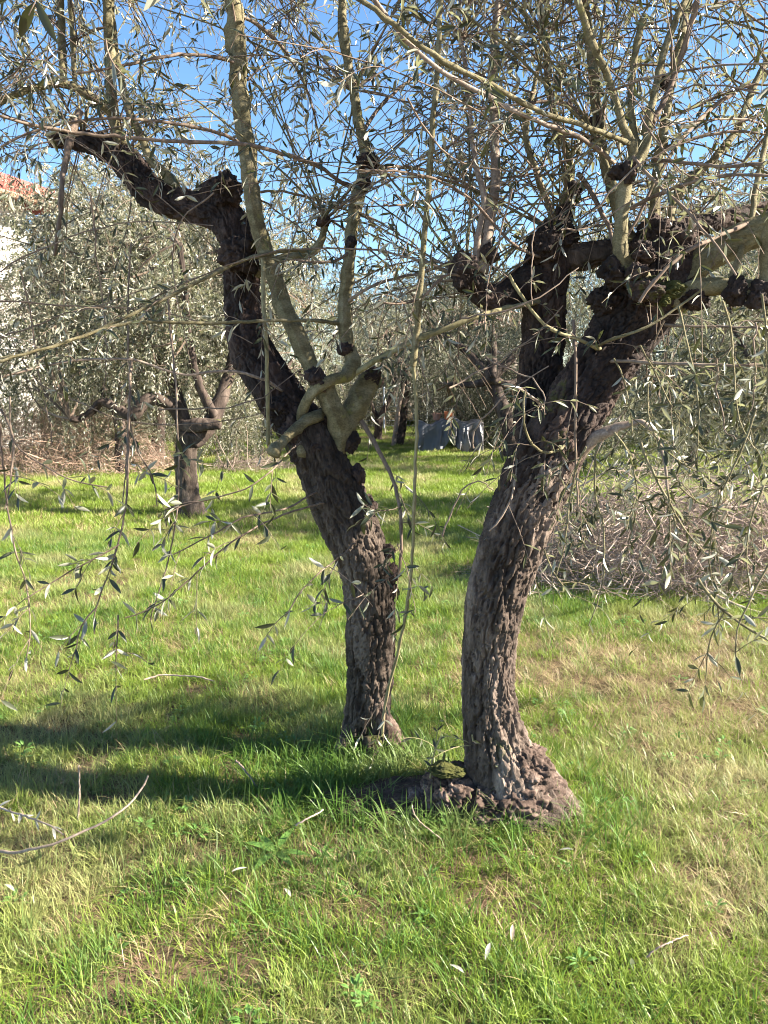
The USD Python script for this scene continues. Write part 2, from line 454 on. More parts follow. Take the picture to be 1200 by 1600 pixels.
def house(name, label, corner, u, w, lu, lw, zw, rise, over, wall, roofm, chimney=None, tiles=False):
    u, w = unit(np.r_[u, 0]), unit(np.r_[w, 0])
    c = np.r_[corner, 0.0]
    t = thing(name, label, 'house', c)
    A, B, C, D = (c, c + u * lu, c + u * lu + w * lw, c + w * lw)
    part(t, 'wall', slab([q[:2] for q in (A, B, C, D)], -.5, zw), wall, loc=c)
    o = over
    e = [A - u * o - w * o, B + u * o - w * o, C + u * o + w * o, D - u * o + w * o]
    e = [q + [0, 0, zw + .02] for q in e]
    h = lw / 2 + o
    r0, r1 = e[0] + w * h + u * h + [0, 0, rise], e[1] + w * h - u * h + [0, 0, rise]
    slopes = [(e[0], e[1], r1, r0), (e[2], e[3], r0, r1)]
    m = [quad_prism(*[np.array(q) for q in s], .14) for s in slopes]
    m += [quad_prism(e[1], e[2], r1 + u * .01, r1 - u * .01, .14), quad_prism(e[3], e[0], r0 - u * .01, r0 + u * .01, .14)]
    roof = part(t, 'roof', join(m), roofm, loc=c)
    if tiles:
        tl = []
        n = unit(np.cross(slopes[0][1] - slopes[0][0], slopes[0][3] - slopes[0][0]))
        for (p0, p1, q1, q0) in (slopes[0], (e[3], e[0], r0, r0)):
            L = np.linalg.norm(p1 - p0)
            k = int(L / .22)
            up = unit((q0 + q1) / 2 - (p0 + p1) / 2)
            nn = unit(np.cross(p1 - p0, up))
            for a_ in range(k):
                for row in range(5):
                    base = p0 + (p1 - p0) * (a_ + .5) / k + up * (row * .42 - .06) + nn * .05
                    if row and (a_ < row * 2 or a_ > k - row * 2):
                        continue
                    tl.append(tube(np.array([base + nn * .03, base + up * .45]), np.array([.105, .085]), 8))
        part(roof, 'tile', join(tl), roofm, loc=None if True else c, kind='stuff').GetPrim() if False else None
        part(t, 'roof_tile', join(tl), roofm, loc=c, kind='stuff')
    gut = [tube(np.array([e[k] + [0, 0, -.16], e[(k + 1) % 4] + [0, 0, -.16]]), np.array([.07, .07]), 8) for k in range(2)]
    part(t, 'gutter', join(gut), 'gutter', loc=c)
    for (f0, z0) in ((.3, 1.0), (.3, 3.8), (.65, 1.0), (.65, 3.8)):
        if zw < 5 and z0 > 3:
            continue
        q = A + u * lu * f0 - w * .03
        part(t, 'shutter', quad_prism(q + [0, 0, z0], q + u * 1.0 + [0, 0, z0], q + u * 1.0 + [0, 0, z0 + 1.4], q + [0, 0, z0 + 1.4], .025), 'shutter', loc=c)
    if chimney:
        b = np.r_[chimney[:2], 0.0]
        for (hw, z0, z1) in ((.24, zw - .2, chimney[2]), (.32, chimney[2], chimney[2] + .12)):
            q = [b + [-hw, -hw, 0], b + [hw, -hw, 0], b + [hw, hw, 0], b + [-hw, hw, 0]]
            part(t, 'chimney' if z0 < chimney[2] else 'chimney_cap', slab([x[:2] for x in q], z0, z1), wall if z0 < chimney[2] else roofm, loc=c)
    return t


house('house', 'white plastered house with red tiled roof edge at far left', (-8.55, 19.2), (-.42, -.90), (-.90, .42), 11, 8, 5.85, 1.9, .75, 'plaster', 'roof_tile', tiles=True)
house('house', 'distant cream house with chimney glimpsed through the crowns', (1.0, 46.0), (1, .05), (-.05, 1), 9, 7, 5.0, 1.5, .5, 'cream_plaster', 'far_roof', chimney=(1.65, 47.5, 6.9))

# ------------------------------------------------------------------ olive trees of the grove
ROUND = np.random.default_rng(5)


def crown_twigs(rng, centers, radii, n, length=(.28, .62), pts=5, down=0.55):
    k = rng.integers(0, len(centers), n)
    d = unit(rng.normal(0, 1, (n, 3)))
    r = rng.uniform(.25, 1.0, (n, 1)) ** .6
    start = centers[k] + d * r * radii[k]
    dirn = unit(d * .8 + rng.normal(0, .5, (n, 3)) + [0, 0, .25])
    L = rng.uniform(*length, (n, 1, 1))
    t = np.linspace(0, 1, pts)[None, :, None]
    return start[:, None] + L * (dirn[:, None] * t + np.array([0, 0, -1.0]) * down * t * t) + rng.normal(0, .008, (n, pts, 3))


def limb_mesh(pts, rad, seed, n=None, sides=28, crack=.014, lump=.030, cell=.04):
    L = np.sum(np.linalg.norm(np.diff(np.asarray(pts), axis=0), axis=1))
    p, r, s = spline(pts, rad, n or max(10, int(L / .025)))
    return tube(p, r, sides, bark(p, r, s, sides, seed, cell=cell, crack=crack, lump=lump)), p, r


def grove_tree(label, stems, limbs, centers, radii, n_twigs, seed, leafm='olive_leaf_far', base=(0, 0, 0), group='olive trees of the grove behind the two near trunks',
               leaves=24, leaf_len=(.040, .068), down=.55, pale=(), scale_twig=1.0):
    """An olive tree: stems and limbs as (points, radii) in the place; clumps of leafy twigs round centers."""
    rng = np.random.default_rng(seed)
    base = np.asarray(base, float)
    t = thing('olive_tree', label, 'olive tree', base, group=group)
    for k, (pts, rad) in enumerate(stems):
        m, p, r = limb_mesh(pts, rad, seed + k)
        part(t, 'trunk', m, 'pink_bark' if k in pale else 'brown_bark' if scale_twig > 1 else 'far_bark', smooth=True, loc=base)
    ends = []
    for k, (pts, rad) in enumerate(limbs):
        m, p, r = limb_mesh(pts, rad, seed + 20 + k, sides=14, crack=.008, lump=.018)
        part(t, 'limb', m, 'far_bark', smooth=True, loc=base)
        ends += [p[-1], p[len(p) // 2]]
    ends = np.array(ends)
    centers, radii = np.asarray(centers, float), np.asarray(radii, float)
    # thinner branches from the limbs into every clump
    br = []
    for c, r in zip(centers, radii):
        for _ in range(5):
            tgt = c + rng.normal(0, .4, 3) * r
            s = ends[np.argmin(np.linalg.norm(ends - tgt, axis=1))]
            mid = (s + tgt) / 2 + rng.normal(0, .12, 3)
            q, _, _ = spline([s, mid, tgt], [1, 1, 1], 7)
            br.append(q)
    tw = crown_twigs(rng, centers, radii, n_twigs, down=down)
    part(t, 'branch', join([tubes(np.array(br), .016, .005, 4), tubes(tw, .0026 * scale_twig, .0010, 3)]), 'twig_bark', loc=base, kind='stuff')
    part(t, 'crown', leaves_on(tw, leaves + 10, .02, leaf_len, (.26, .36), rng, 0), leafm, loc=base, kind='stuff')
    return t


def std_tree(label, seed, leafm, height=4.6, spread=1.7, n_twigs=900, low=1.0, **kw):
    """A grove tree of common shape at the origin (moved by its Xform)."""
    rng = np.random.default_rng(seed)
    lean = rng.normal(0, .12, 2)
    fork = np.array([lean[0], lean[1], rng.uniform(1.0, 1.3)])
    stems = [([(0, 0, -.15), (lean[0] * .2, lean[1] * .3, .25), (lean[0] * .9, lean[1] * .6, .7), fork], [.22, .15, .125, .12])]
    limbs, cs, rs = [], [], []
    n = 5
    for k in range(n):
        a = 6.283 * k / n + rng.uniform(-.4, .4)
        out = np.array([math.cos(a), math.sin(a), 0])
        top = fork + out * rng.uniform(.55, .95) * spread + [0, 0, rng.uniform(.35, .62) * (height - 1.2)]
        mid = fork + out * .45 * spread + [0, 0, .35 + rng.uniform(0, .4)]
        limbs.append(([fork - [0, 0, .1], fork + out * .18 + [0, 0, .12], mid, top], [.10, .075, .055, .02]))
        cs += [top, mid + out * .55 * spread + [0, 0, -.25], fork + out * spread * .5 + [0, 0, (height - 1.2) * .85], fork + out * spread * 1.02 + [0, 0, low - fork[2] + rng.uniform(.1, .6)]]
        rs += [(.7, .7, .65), (.6, .6, .6), (.65, .65, .6), (.5, .5, .55)]
    cs = np.array(cs) + rng.normal(0, .14, (len(cs), 3))
    return grove_tree(label, stems, limbs, cs, np.array(rs) * spread / 1.7, n_twigs, seed, leafm, **kw)


def Bp(px, Y):
    return np.array([(px - 600) / FPX * Y * 1.0, Y])


def stand(t, x, y, rot, scale=1.0):
    t = UsdGeom.Xform(t)
    for op in t.GetOrderedXformOps():
        if op.GetOpType() == UsdGeom.XformOp.TypeTranslate:
            op.Set((float(x), float(y), float(gh(x, y))))
    t.ClearXformOpOrder() if False else None
    t.AddRotateZOp().Set(float(rot))
    t.AddScaleOp().Set((scale, scale, scale))


def copy_thing(src, name, label, x, y, rot, scale, group):
    t = UsdGeom.Xform.Define(stage, numbered('/World', name))
    t.GetPrim().GetReferences().AddInternalReference(src.GetPath())
    t.GetPrim().SetInstanceable(True)
    t.ClearXformOpOrder()
    tag(t.GetPrim(), label, src.GetCustomDataByKey('category'), group)
    op = t.AddTransformOp(opSuffix='place')
    mtx = Gf.Matrix4d().SetScale(Gf.Vec3d(scale, scale, scale)) * Gf.Matrix4d().SetRotate(Gf.Rotation(Gf.Vec3d(0, 0, 1), rot)) * Gf.Matrix4d().SetTranslate(Gf.Vec3d(float(x), float(y), float(gh(x, y))))
    op.Set(mtx)
    t.SetXformOpOrder([op])
    return t


GROUP = 'olive trees of the grove behind the two near trunks'

# the small pruned tree on the left, nine metres away
b = G(293, 806); YB = b[1]
st, sr = limb_px([(304, 830, 62, 0), (300, 806, 46, 0), (293, 770, 35, 0), (290, 735, 32, 0), (291, 705, 33, 0), (296, 676, 38, 0)], YB)
L1, R1 = limb_px([(292, 690, 28, 0), (285, 655, 26, 0), (262, 628, 22, -.1), (232, 624, 20, -.2), (208, 648, 20, -.25), (185, 640, 17, -.25), (160, 628, 15, -.3), (138, 648, 13, -.3), (110, 655, 10, -.4)], YB)
L2, R2 = limb_px([(300, 690, 30, 0), (322, 672, 26, .05), (340, 635, 24, .1), (356, 590, 20, .2), (372, 520, 16, .4), (385, 430, 12, .5)], YB)
L3, R3 = limb_px([(284, 668, 24, 0), (310, 664, 22, -.1), (345, 662, 18, -.1)], YB)
L4, R4 = limb_px([(288, 670, 22, 0), (270, 600, 18, .4), (230, 520, 15, .6), (200, 420, 10, .8)], YB)
L5, R5 = limb_px([(335, 650, 16, 0), (300, 560, 14, -.2), (290, 470, 11, -.3), (280, 380, 8, -.4)], YB)
cs = [P(x, y, YB + d) for x, y, d in [(60, 470, 0), (120, 420, .5), (200, 400, 0), (280, 410, .6), (340, 470, .3), (240, 500, -.4), (130, 520, -.2), (60, 560, .3), (190, 560, .5), (310, 540, .6), (400, 440, .8), (30, 400, .6), (160, 340, .8), (250, 340, .7), (440, 540, 1.1), (90, 340, .9), (430, 360, .9)]]
grove_tree('small pruned olive tree with curling low limb, left of the two near trunks', [(st, sr)], [(L1, R1), (L2, R2), (L3, R3), (L4, R4), (L5, R5)], cs, [(.62, .6, .5)] * len(cs), 2000, 101,
           base=b * [1, 1, 0], leaves=22, down=.5, scale_twig=1.2)

# thin dark trunk further left
b = G(190, 742); YB = b[1]
st, sr = limb_px([(192, 750, 24, 0), (190, 715, 20, 0), (188, 680, 18, 0), (184, 640, 18, 0)], YB)
ls = [limb_px([(184, 645, 15, 0), (x0, y0, 12, .1), (x1, y1, 6, .3)], YB) for x0, y0, x1, y1 in ((150, 580, 90, 470), (190, 560, 190, 430), (215, 590, 260, 480), (160, 610, 110, 560))]
cs = [P(x, y, YB + d) for x, y, d in [(90, 470, 0), (190, 440, .3), (260, 490, 0), (120, 550, -.3), (40, 540, .2), (220, 560, .4), (150, 390, .2), (320, 420, .6), (30, 610, .3), (300, 570, .5), (70, 390, .6)]]
grove_tree('olive tree with thin dark trunk beside the left brush pile', [(st, sr)], ls, cs, [(.85, .8, .7)] * len(cs), 1200, 111, base=b * [1, 1, 0], leaves=22)

# V-shaped pale trunk seen between the near trunks
b = G(591, 688); YB = b[1]
st, sr = limb_px([(590, 692, 16, 0), (591, 675, 13, 0), (592, 655, 12, 0)], YB)
ls = [limb_px([(592, 660, 10, 0), (600, 640, 9, 0), (613, 615, 8, 0), (618, 585, 7, .2), (610, 540, 5, .3)], YB), limb_px([(592, 660, 8, 0), (584, 640, 7, 0), (572, 615, 6, 0), (560, 560, 5, .3)], YB)]
cs = [P(x, y, YB + d) for x, y, d in [(560, 560, 0), (610, 560, .5), (590, 500, .2), (540, 520, .5), (640, 520, 1), (600, 600, .8), (530, 590, .8)]]
grove_tree('far olive tree with forked pale stem between the near trunks', [(st, sr)], ls, cs, [(.75, .8, .65)] * len(cs), 520, 121, base=b * [1, 1, 0], pale=(), leaves=22)

# leaning double stem beside the covered table
b = G(622, 698); YB = b[1]
st, sr = limb_px([(620, 702, 22, 0), (624, 680, 18, 0), (629, 640, 17, 0), (634, 600, 16, 0), (632, 570, 13, 0)], YB)
s2, r2 = limb_px([(613, 702, 9, -.1), (619, 670, 8, -.1), (625, 630, 7, -.12), (632, 600, 6, -.1)], YB)
ls = [limb_px([(632, 590, 11, 0), (620, 560, 8, 0), (600, 520, 5, .2)], YB), limb_px([(632, 575, 11, 0), (650, 545, 8, 0), (670, 510, 5, .2)], YB)]
cs = [P(x, y, YB + d) for x, y, d in [(600, 535, 0), (640, 520, .4), (670, 545, .3), (570, 560, .4), (620, 570, .9)]]
grove_tree('leaning olive tree with a reddish prop stake left of the covered table', [(st, sr), (s2, r2)], ls, cs, [(.7, .7, .5)] * len(cs), 330, 131, base=b * [1, 1, 0], pale=(1,), leaves=20)

# dense tree overhanging the covered table
b = G(800, 716); YB = b[1]
st, sr = limb_px([(798, 722, 36, 0), (800, 700, 27, 0), (794, 665, 24, 0), (780, 625, 22, .1), (768, 585, 20, .2), (764, 560, 18, .2)], YB)
ls = [limb_px([(768, 590, 16, 0), (x0, y0, 13, .2), (x1, y1, 6, .4)], YB) for x0, y0, x1, y1 in ((740, 560, 690, 520), (770, 540, 760, 470), (800, 560, 850, 500), (790, 600, 830, 580), (745, 600, 700, 600))]
cs = [P(x, y, YB + d) for x, y, d in [(690, 540, 1.2), (740, 510, .8), (790, 500, .4), (850, 520, 1.6), (880, 560, 3.0), (710, 590, 2.4), (760, 590, 1.6), (820, 580, 3.0), (690, 625, 3.0), (740, 635, 3.0), (790, 640, 2.4), (760, 450, .8), (850, 460, 1.0), (870, 620, 3.4),
                                       (660, 590, 3.0), (720, 655, 3.4), (775, 665, 3.2), (830, 655, 3.6), (690, 480, 1.6), (880, 490, 1.4)]]
grove_tree('dense dark olive tree drooping over the covered table', [(st, sr)], ls, cs, [(.8, .8, .62)] * len(cs), 2300, 141, 'dark_and_shaded_leaf', base=b * [1, 1, 0], leaves=24, down=.75)

V = []
V.append(std_tree('silvery olive tree beyond the right edge of the brush pile', 201, 'olive_leaf_far', 4.3, 1.7, 1900, 1.2))
stand(V[0], 4.9, 8.2, 20)
V.append(std_tree('grey green olive tree with dark trunk in the far right row', 211, 'dark_and_shaded_leaf', 4.6, 2.0, 2400, .45))
stand(V[1], 8.9, 21.5, 80)
V.append(std_tree('broad olive tree filling the view behind the small left tree', 221, 'olive_leaf_far', 5.4, 2.1, 2400, .5))
stand(V[2], -4.6, 15.5, 40)
spots = [
    # x, y, variant, rotation, scale, label
    (-3.5, 23.0, 2, 200, 1.05, 'tall silvery olive tree right behind the upper dark limb of the left trunk'),
    (-5.5, 16.6, 2, 75, .95, 'silvery olive tree just in front of the white house'),
    (-9.6, 25.0, 2, 130, 1.15, 'olive tree in the row behind the white house corner'),
    (-5.6, 24.5, 0, 310, 1.25, 'far olive tree second from the white house'),
    (4.6, 22.5, 1, 250, 1.05, 'dark olive tree behind the fork of the right trunk'),
    (7.6, 19.6, 0, 190, 1.1, 'pale olive tree right of the leaning dark trunk'),
    (11.6, 20.0, 1, 10, 1.15, 'dark olive tree at the far right edge'),
    (12.5, 27.0, 2, 60, 1.2, 'rearmost olive tree at the far right'),
    (1.4, 29.0, 1, 120, 1.25, 'distant dark olive tree below the house with chimney'),
    (-2.6, 28.0, 1, 300, 1.2, 'distant olive tree behind the forked pale stem'),
    (7.2, 29.5, 2, 330, 1.25, 'distant silvery olive tree in the last row, right of the fork'),
    (5.7, 14.3, 2, 100, .9, 'olive tree with its dark trunk showing through the bright shoots at right'),
    (2.2, 34.0, 1, 30, 1.3, 'hazy olive tree of the last row behind the cover'),
    (-7.0, 33.0, 1, 30, 1.3, 'last row olive tree behind the left brush pile'),
    (-0.4, 38.0, 1, 210, 1.2, 'small far olive tree of the last row in the middle'),
    (15.5, 33.0, 1, 110, 1.4, 'last row olive tree at the right end'),
    (-13.0, 31.0, 1, 10, 1.4, 'olive tree beyond the white house'),
]
for x, y, k, rot, sc, lab in spots:
    copy_thing(V[k], 'olive_tree', lab, x, y, rot, sc, GROUP)

# ------------------------------------------------------------------ the two near trees
NEAR = {'left': dict(Y=G(572, 1178)[1], x=0), 'right': dict(Y=G(790, 1268)[1], x=0)}
YL, YR = NEAR['left']['Y'], NEAR['right']['Y']
baseL, baseR = G(572, 1178), G(785, 1268)
TL = thing('olive_tree', 'near olive tree with furrowed trunk leaning left, left of the pair', 'olive tree', baseL)
TR = thing('olive_tree', 'near olive tree with knobbly burl foot and trunk leaning right', 'olive tree', baseR)


def big(tree, base, name, rows, Y, seed, mat, sides=150, step=.0045, label=None, **kw):
    pts, rad = limb_px(rows, Y)
    L = np.sum(np.linalg.norm(np.diff(pts, axis=0), axis=1))
    p, r, s = spline(pts, rad, int(L / step))
    part(tree, name, tube(p, r, sides, bark(p, r, s, sides, seed, **kw)), mat, smooth=True, loc=base, label=label)
    return p, r


def pale(tree, base, rows, Y, seed, mat='pale_bark', name='branch', sides=20, step=.012, label=None, knots=True):
    """A smooth younger branch with leaf scars, slight swellings and a wrinkled skin."""
    pts, rad = limb_px(rows, Y)
    rad = rad * (.9 if name == 'branch' else 1)
    L = np.sum(np.linalg.norm(np.diff(pts, axis=0), axis=1))
    p, r, s = spline(pts, rad, max(8, int(L / step)))
    rng = np.random.default_rng(seed)
    th = np.arange(sides) * 2 * np.pi / sides
    q = np.stack([np.broadcast_to(np.cos(th)[None] * .05, (len(s), sides)), np.broadcast_to(np.sin(th)[None] * .05, (len(s), sides)), np.broadcast_to(s[:, None], (len(s), sides))], -1)
    off = fbm(q * 14, 4, seed) * 0.55 * r[:, None] + fbm(q * [12, 12, 75], 3, seed + 1) * .22 * np.minimum(r[:, None], .018)
    if knots:
        for _ in range(int(L * 7) + 1):
            k, a = rng.uniform(0, s[-1]), rng.uniform(0, 6.28)
            off += np.exp(-((s[:, None] - k) / (.7 * r[:, None])) ** 2 - ((np.angle(np.exp(1j * (th[None] - a)))) / .6) ** 2) * r[:, None] * rng.uniform(.15, .55)
    p = p + np.cumsum(rng.normal(0, .0010, p.shape), 0) * (np.sin(np.linspace(0, np.pi, len(p))) ** .5)[:, None]
    part(tree, name, tube(p, r, sides, off), mat, smooth=True, loc=base, label=label)
    return p, r


HEADS = {'left': [], 'right': []}
BR = {'left': [], 'right': []}

# ---- left tree: trunk, old dark limb
big(TL, baseL, 'trunk', [(572, 1215, 128, 0), (571, 1190, 104, 0), (570, 1160, 84, 0), (573, 1120, 74, 0), (578, 1070, 70, 0), (580, 1000, 73, .0), (577, 930, 76, 0), (568, 880, 82, 0), (548, 825, 86, 0),
                         (530, 785, 86, 0), (511, 745, 84, 0), (497, 712, 82, 0), (484, 680, 80, .02)], YL, 301, 'brown_bark', 170, .0042, crack=.011, lump=.014, cell=.027, knob=.012)
p, r = big(TL, baseL, 'old_limb', [(492, 705, 76, .02), (470, 665, 76, .04), (440, 622, 76, .08), (408, 575, 70, .12), (388, 532, 66, .15), (380, 480, 58, .18), (378, 425, 58, .2), (370, 375, 60, .22), (348, 338, 58, .25),
                                   (305, 326, 50, .3), (262, 312, 47, .36), (228, 292, 48, .40), (203, 262, 48, .45), (176, 238, 42, .5), (140, 222, 34, .55), (104, 218, 26, .6), (78, 224, 15, .62)], YL, 303, 'dark_and_shaded_bark', 130,
           crack=.010, lump=.016, cell=.026, knob=.014, label='dark shaggy old limb curving up and over to the left')
HEADS['left'] += [p[-10], p[-40], p[-90]]
big(TL, baseL, 'stub', [(356, 350, 54, .25), (346, 320, 58, .27), (338, 296, 60, .28), (333, 284, 52, .28)], YL, 305, 'dark_and_shaded_bark', 90, crack=.010, lump=.018, label='sawn stump on top of the dark limb')
# ---- left tree: pale branches
p, r = pale(TL, baseL, [(520, 740, 14, .02), (526, 712, 26, .0), (531, 684, 34, -.03), (526, 655, 40, -.05), (511, 622, 35, -.07), (492, 588, 32, -.07), (466, 535, 31, -.06), (432, 450, 29, -.02), (402, 345, 28, 0), (386, 230, 30, .02), (373, 100, 30, .03), (364, 0, 29, .02),
                        (350, -140, 25, .0), (345, -300, 18, .05)], YL, 311, label='long pale branch rising beside the dark limb')
BR['left'].append((p, .45)); HEADS['left'].append(p[-1])
p, r = pale(TL, baseL, [(533, 685, 28, -.02), (546, 655, 35, 0), (563, 620, 40, .02), (577, 592, 34, .04), (580, 583, 28, .04)], YL, 312, name='stub', label='pale cut stub with a dark end, right fork')
p, r = pale(TL, baseL, [(464, 672, 15, .0), (474, 640, 18, -.08), (494, 609, 20, -.13), (520, 594, 19, -.13), (543, 586, 25, -.09), (553, 567, 27, -.06), (546, 540, 25, -.05), (540, 500, 24, -.04), (541, 450, 23, -.02), (549, 370, 22, .0), (562, 302, 24, .05), (573, 262, 25, .08),
                        (566, 215, 18, .1), (553, 150, 17, .12), (541, 80, 16, .14), (534, 0, 15, .16), (528, -120, 12, .2), (540, -240, 8, .25)], YL, 313, label='pale branch hooking round and rising upright')
BR['left'].append((p, .5)); HEADS['left'] += [p[-1], p[int(len(p) * .62)]]
pale(TL, baseL, [(516, 646, 20, -.0), (490, 653, 19, -.07), (465, 668, 17, -.13), (444, 688, 15, -.19), (433, 700, 17, -.22), (428, 708, 22, -.24)], YL, 314, name='stub', label='short pale stub pointing down towards the camera')
pale(TL, baseL, [(478, 690, 18, -.04), (474, 700, 19, -.07), (470, 712, 13, -.09)], YL, 315, name='stub')
p, r = pale(TL, baseL, [(400, 430, 15, .14), (425, 408, 15, .12), (458, 398, 15, .10), (486, 392, 15, .08), (502, 372, 13, .07), (508, 340, 10, .06)], YL, 316, label='lichened side spur with a knotty tip')
HEADS['left'].append(p[-1])
for rows, s in (
    ([(190, 228, 25, .46), (184, 205, 22, .46), (176, 165, 19, .46), (172, 90, 17, .45), (168, 0, 16, .42), (160, -120, 12, .4)], 321),
    ([(181, 185, 15, .45), (160, 165, 15, .42), (128, 145, 14, .38), (100, 133, 13, .36), (55, 140, 12, .3), (0, 160, 11, .25), (-80, 190, 9, .2)], 322),
    ([(275, 305, 20, .34), (262, 275, 17, .34), (236, 248, 15, .36), (222, 215, 14, .38), (206, 178, 14, .42), (192, 130, 12, .45), (180, 60, 10, .48), (172, -40, 8, .5)], 323),
    ([(100, 134, 13, .36), (98, 80, 13, .4), (95, 0, 12, .42), (92, -100, 9, .45)], 324),
    ([(118, 140, 9, .38), (114, 70, 9, .4), (111, 0, 8, .42), (112, -80, 6, .45)], 325)):
    p, r = pale(TL, baseL, rows, YL, s, sides=14)
    BR['left'].append((p, .3)); HEADS['left'].append(p[-1])
# roots and dark knots
for rows, s in (([(590, 1085, 16, -.04), (598, 1118, 26, -.06), (608, 1146, 36, -.06), (628, 1170, 32, -.06), (650, 1190, 20, -.05)], 331), ([(545, 1150, 30, -.05), (538, 1180, 36, -.08), (524, 1210, 30, -.12)], 332), ([(580, 1150, 30, -.09), (584, 1185, 36, -.12), (590, 1215, 30, -.14)], 333)):
    big(TL, baseL, 'root', rows, YL, s, 'burl_bark' if s == 331 else 'brown_bark', 50, .007, crack=.006, lump=.014, cell=.014)


def lump(center, r, seed, n=4, amp=.35, freq=None):
    m = trimesh.creation.icosphere(n, 1.0)
    v = np.array(m.vertices)
    f = 1.6 if freq is None else freq
    rng = np.random.default_rng(seed)
    h = 1 + amp * 2.2 * fbm(v * f + seed * .37, 4, seed) + amp * 1.6 * (.25 - np.abs(fbm(v * f * 2.6 + seed, 3, seed + 3))) + amp * .7 * fbm(v * 7, 3, seed + 8)
    v = v * h[:, None] * rng.uniform(.72, 1.12, 3)
    return v * np.asarray(r) + np.asarray(center), np.array(m.faces)


rk = np.random.default_rng(77)
for (x, y, d, w) in ((540, 546, -.07, 13), (574, 255, .05, 16), (583, 590, .03, 17), (505, 345, .05, 9), (480, 690, -.05, 15), (568, 290, .03, 11), (548, 380, -.03, 9), (492, 588, -.12, 13), (436, 640, .0, 24), (462, 672, -.03, 22), (492, 694, -.04, 19), (505, 655, .0, 20), (548, 690, -.02, 15), (500, 596, -.12, 12), (375, 400, .12, 24), (352, 300, .2, 22)):
    q = P(x, y, YL + d)
    rr = w * q[1] / FPX
    part(TL, 'knot', lump(q, rr, int(x), 4 if w > 15 else 3, .55), 'dark_and_shaded_bark', smooth=True, loc=baseL)
# knobs of sprouting bark on the right side of the left trunk
for (x, y, w) in ((604, 862, 11), (610, 895, 12), (612, 922, 9), (577, 790, 12), (562, 770, 9), (598, 880, 9), (560, 740, 13), (468, 712, 14), (596, 858, 7)):
    q = P(x, y, YL - .01)
    part(TL, 'knot', lump(q, w * q[1] / FPX, int(x * 3), 3, .75), 'dark_and_shaded_bark', smooth=True, loc=baseL)

# ---- right tree
big(TR, baseR, 'trunk', [(806, 1305, 235, .02), (803, 1265, 200, .02), (792, 1218, 148, .02), (777, 1168, 106, .02), (766, 1110, 84, .02), (763, 1050, 80, .02), (766, 1000, 84, .02), (774, 945, 94, .02), (788, 890, 98, .02), (803, 845, 101, .02), (820, 795, 103, .03),
                         (842, 742, 104, .04), (862, 702, 88, .05)], YR, 351, 'old_bark', 190,
    .0042, crack=.011, lump=.013, cell=.027, knob=.010)
big(TR, baseR, 'old_limb', [(812, 812, 84, .04), (824, 785, 97, .035), (842, 742, 104, .04), (866, 695, 104, .05), (893, 645, 98, .07), (922, 597, 96, .10), (955, 548, 100, .13), (985, 500, 112, .16), (1005, 462, 124, .18), (1020, 425, 122, .2), (1034, 385, 104, .22), (1040, 352, 74, .22)], YR, 350, 'dark_and_shaded_bark', 180,
    .0042, crack=.012, lump=.015, cell=.028, knob=.012, label='thick mossy limb, shade put into its dark bark colour, leaning right towards the knobbly head')  # shade on the upper trunk is put into this darker bark colour
p, r = big(TR, baseR, 'old_limb', [(856, 715, 60, .10), (842, 665, 74, .18), (842, 620, 68, .26), (846, 560, 64, .32), (848, 510, 64, .34), (850, 460, 68, .33), (856, 412, 72, .32), (866, 375, 62, .34), (878, 345, 40, .36), (890, 322, 26, .37)], YR, 352, 'dark_and_shaded_bark', 130,
           crack=.010, lump=.016, cell=.024, knob=.016, label='dark upright fork behind the leaning trunk')
HEADS['right'] += [p[-1], p[-25]]
p, r = big(TR, baseR, 'old_limb', [(848, 440, 50, .30), (825, 438, 52, .28), (803, 455, 42, .26), (775, 466, 37, .24), (748, 455, 36, .22), (732, 436, 34, .2), (714, 418, 24, .2)], YR, 353, 'dark_and_shaded_bark', 90, crack=.009, lump=.016, knob=.02, label='dark knobbly arm reaching left from the fork')
HEADS['right'] += [p[-12], p[-30]]
p, r = big(TR, baseR, 'old_limb', [(872, 405, 44, .33), (905, 402, 42, .3), (940, 395, 36, .27), (985, 388, 34, .24)], YR, 354, 'old_bark', 80, crack=.006, lump=.012)
p, r = big(TR, baseR, 'old_limb', [(1050, 455, 50, .16), (1085, 418, 46, .14), (1120, 394, 47, .12), (1160, 372, 50, .1), (1215, 350, 50, .06), (1290, 320, 44, 0)], YR, 355, 'pale_bark', 70, crack=.004, lump=.012, label='thick pale limb leaving the picture on the right')
HEADS['right'] += [p[-1]]
p, r = big(TR, baseR, 'old_limb', [(1040, 372, 50, .24), (1085, 352, 32, .3), (1140, 343, 29, .36), (1215, 322, 28, .42), (1290, 290, 24, .5)], YR, 356, 'dark_and_shaded_bark', 60, crack=.006, lump=.012)
HEADS['right'] += [p[-1]]
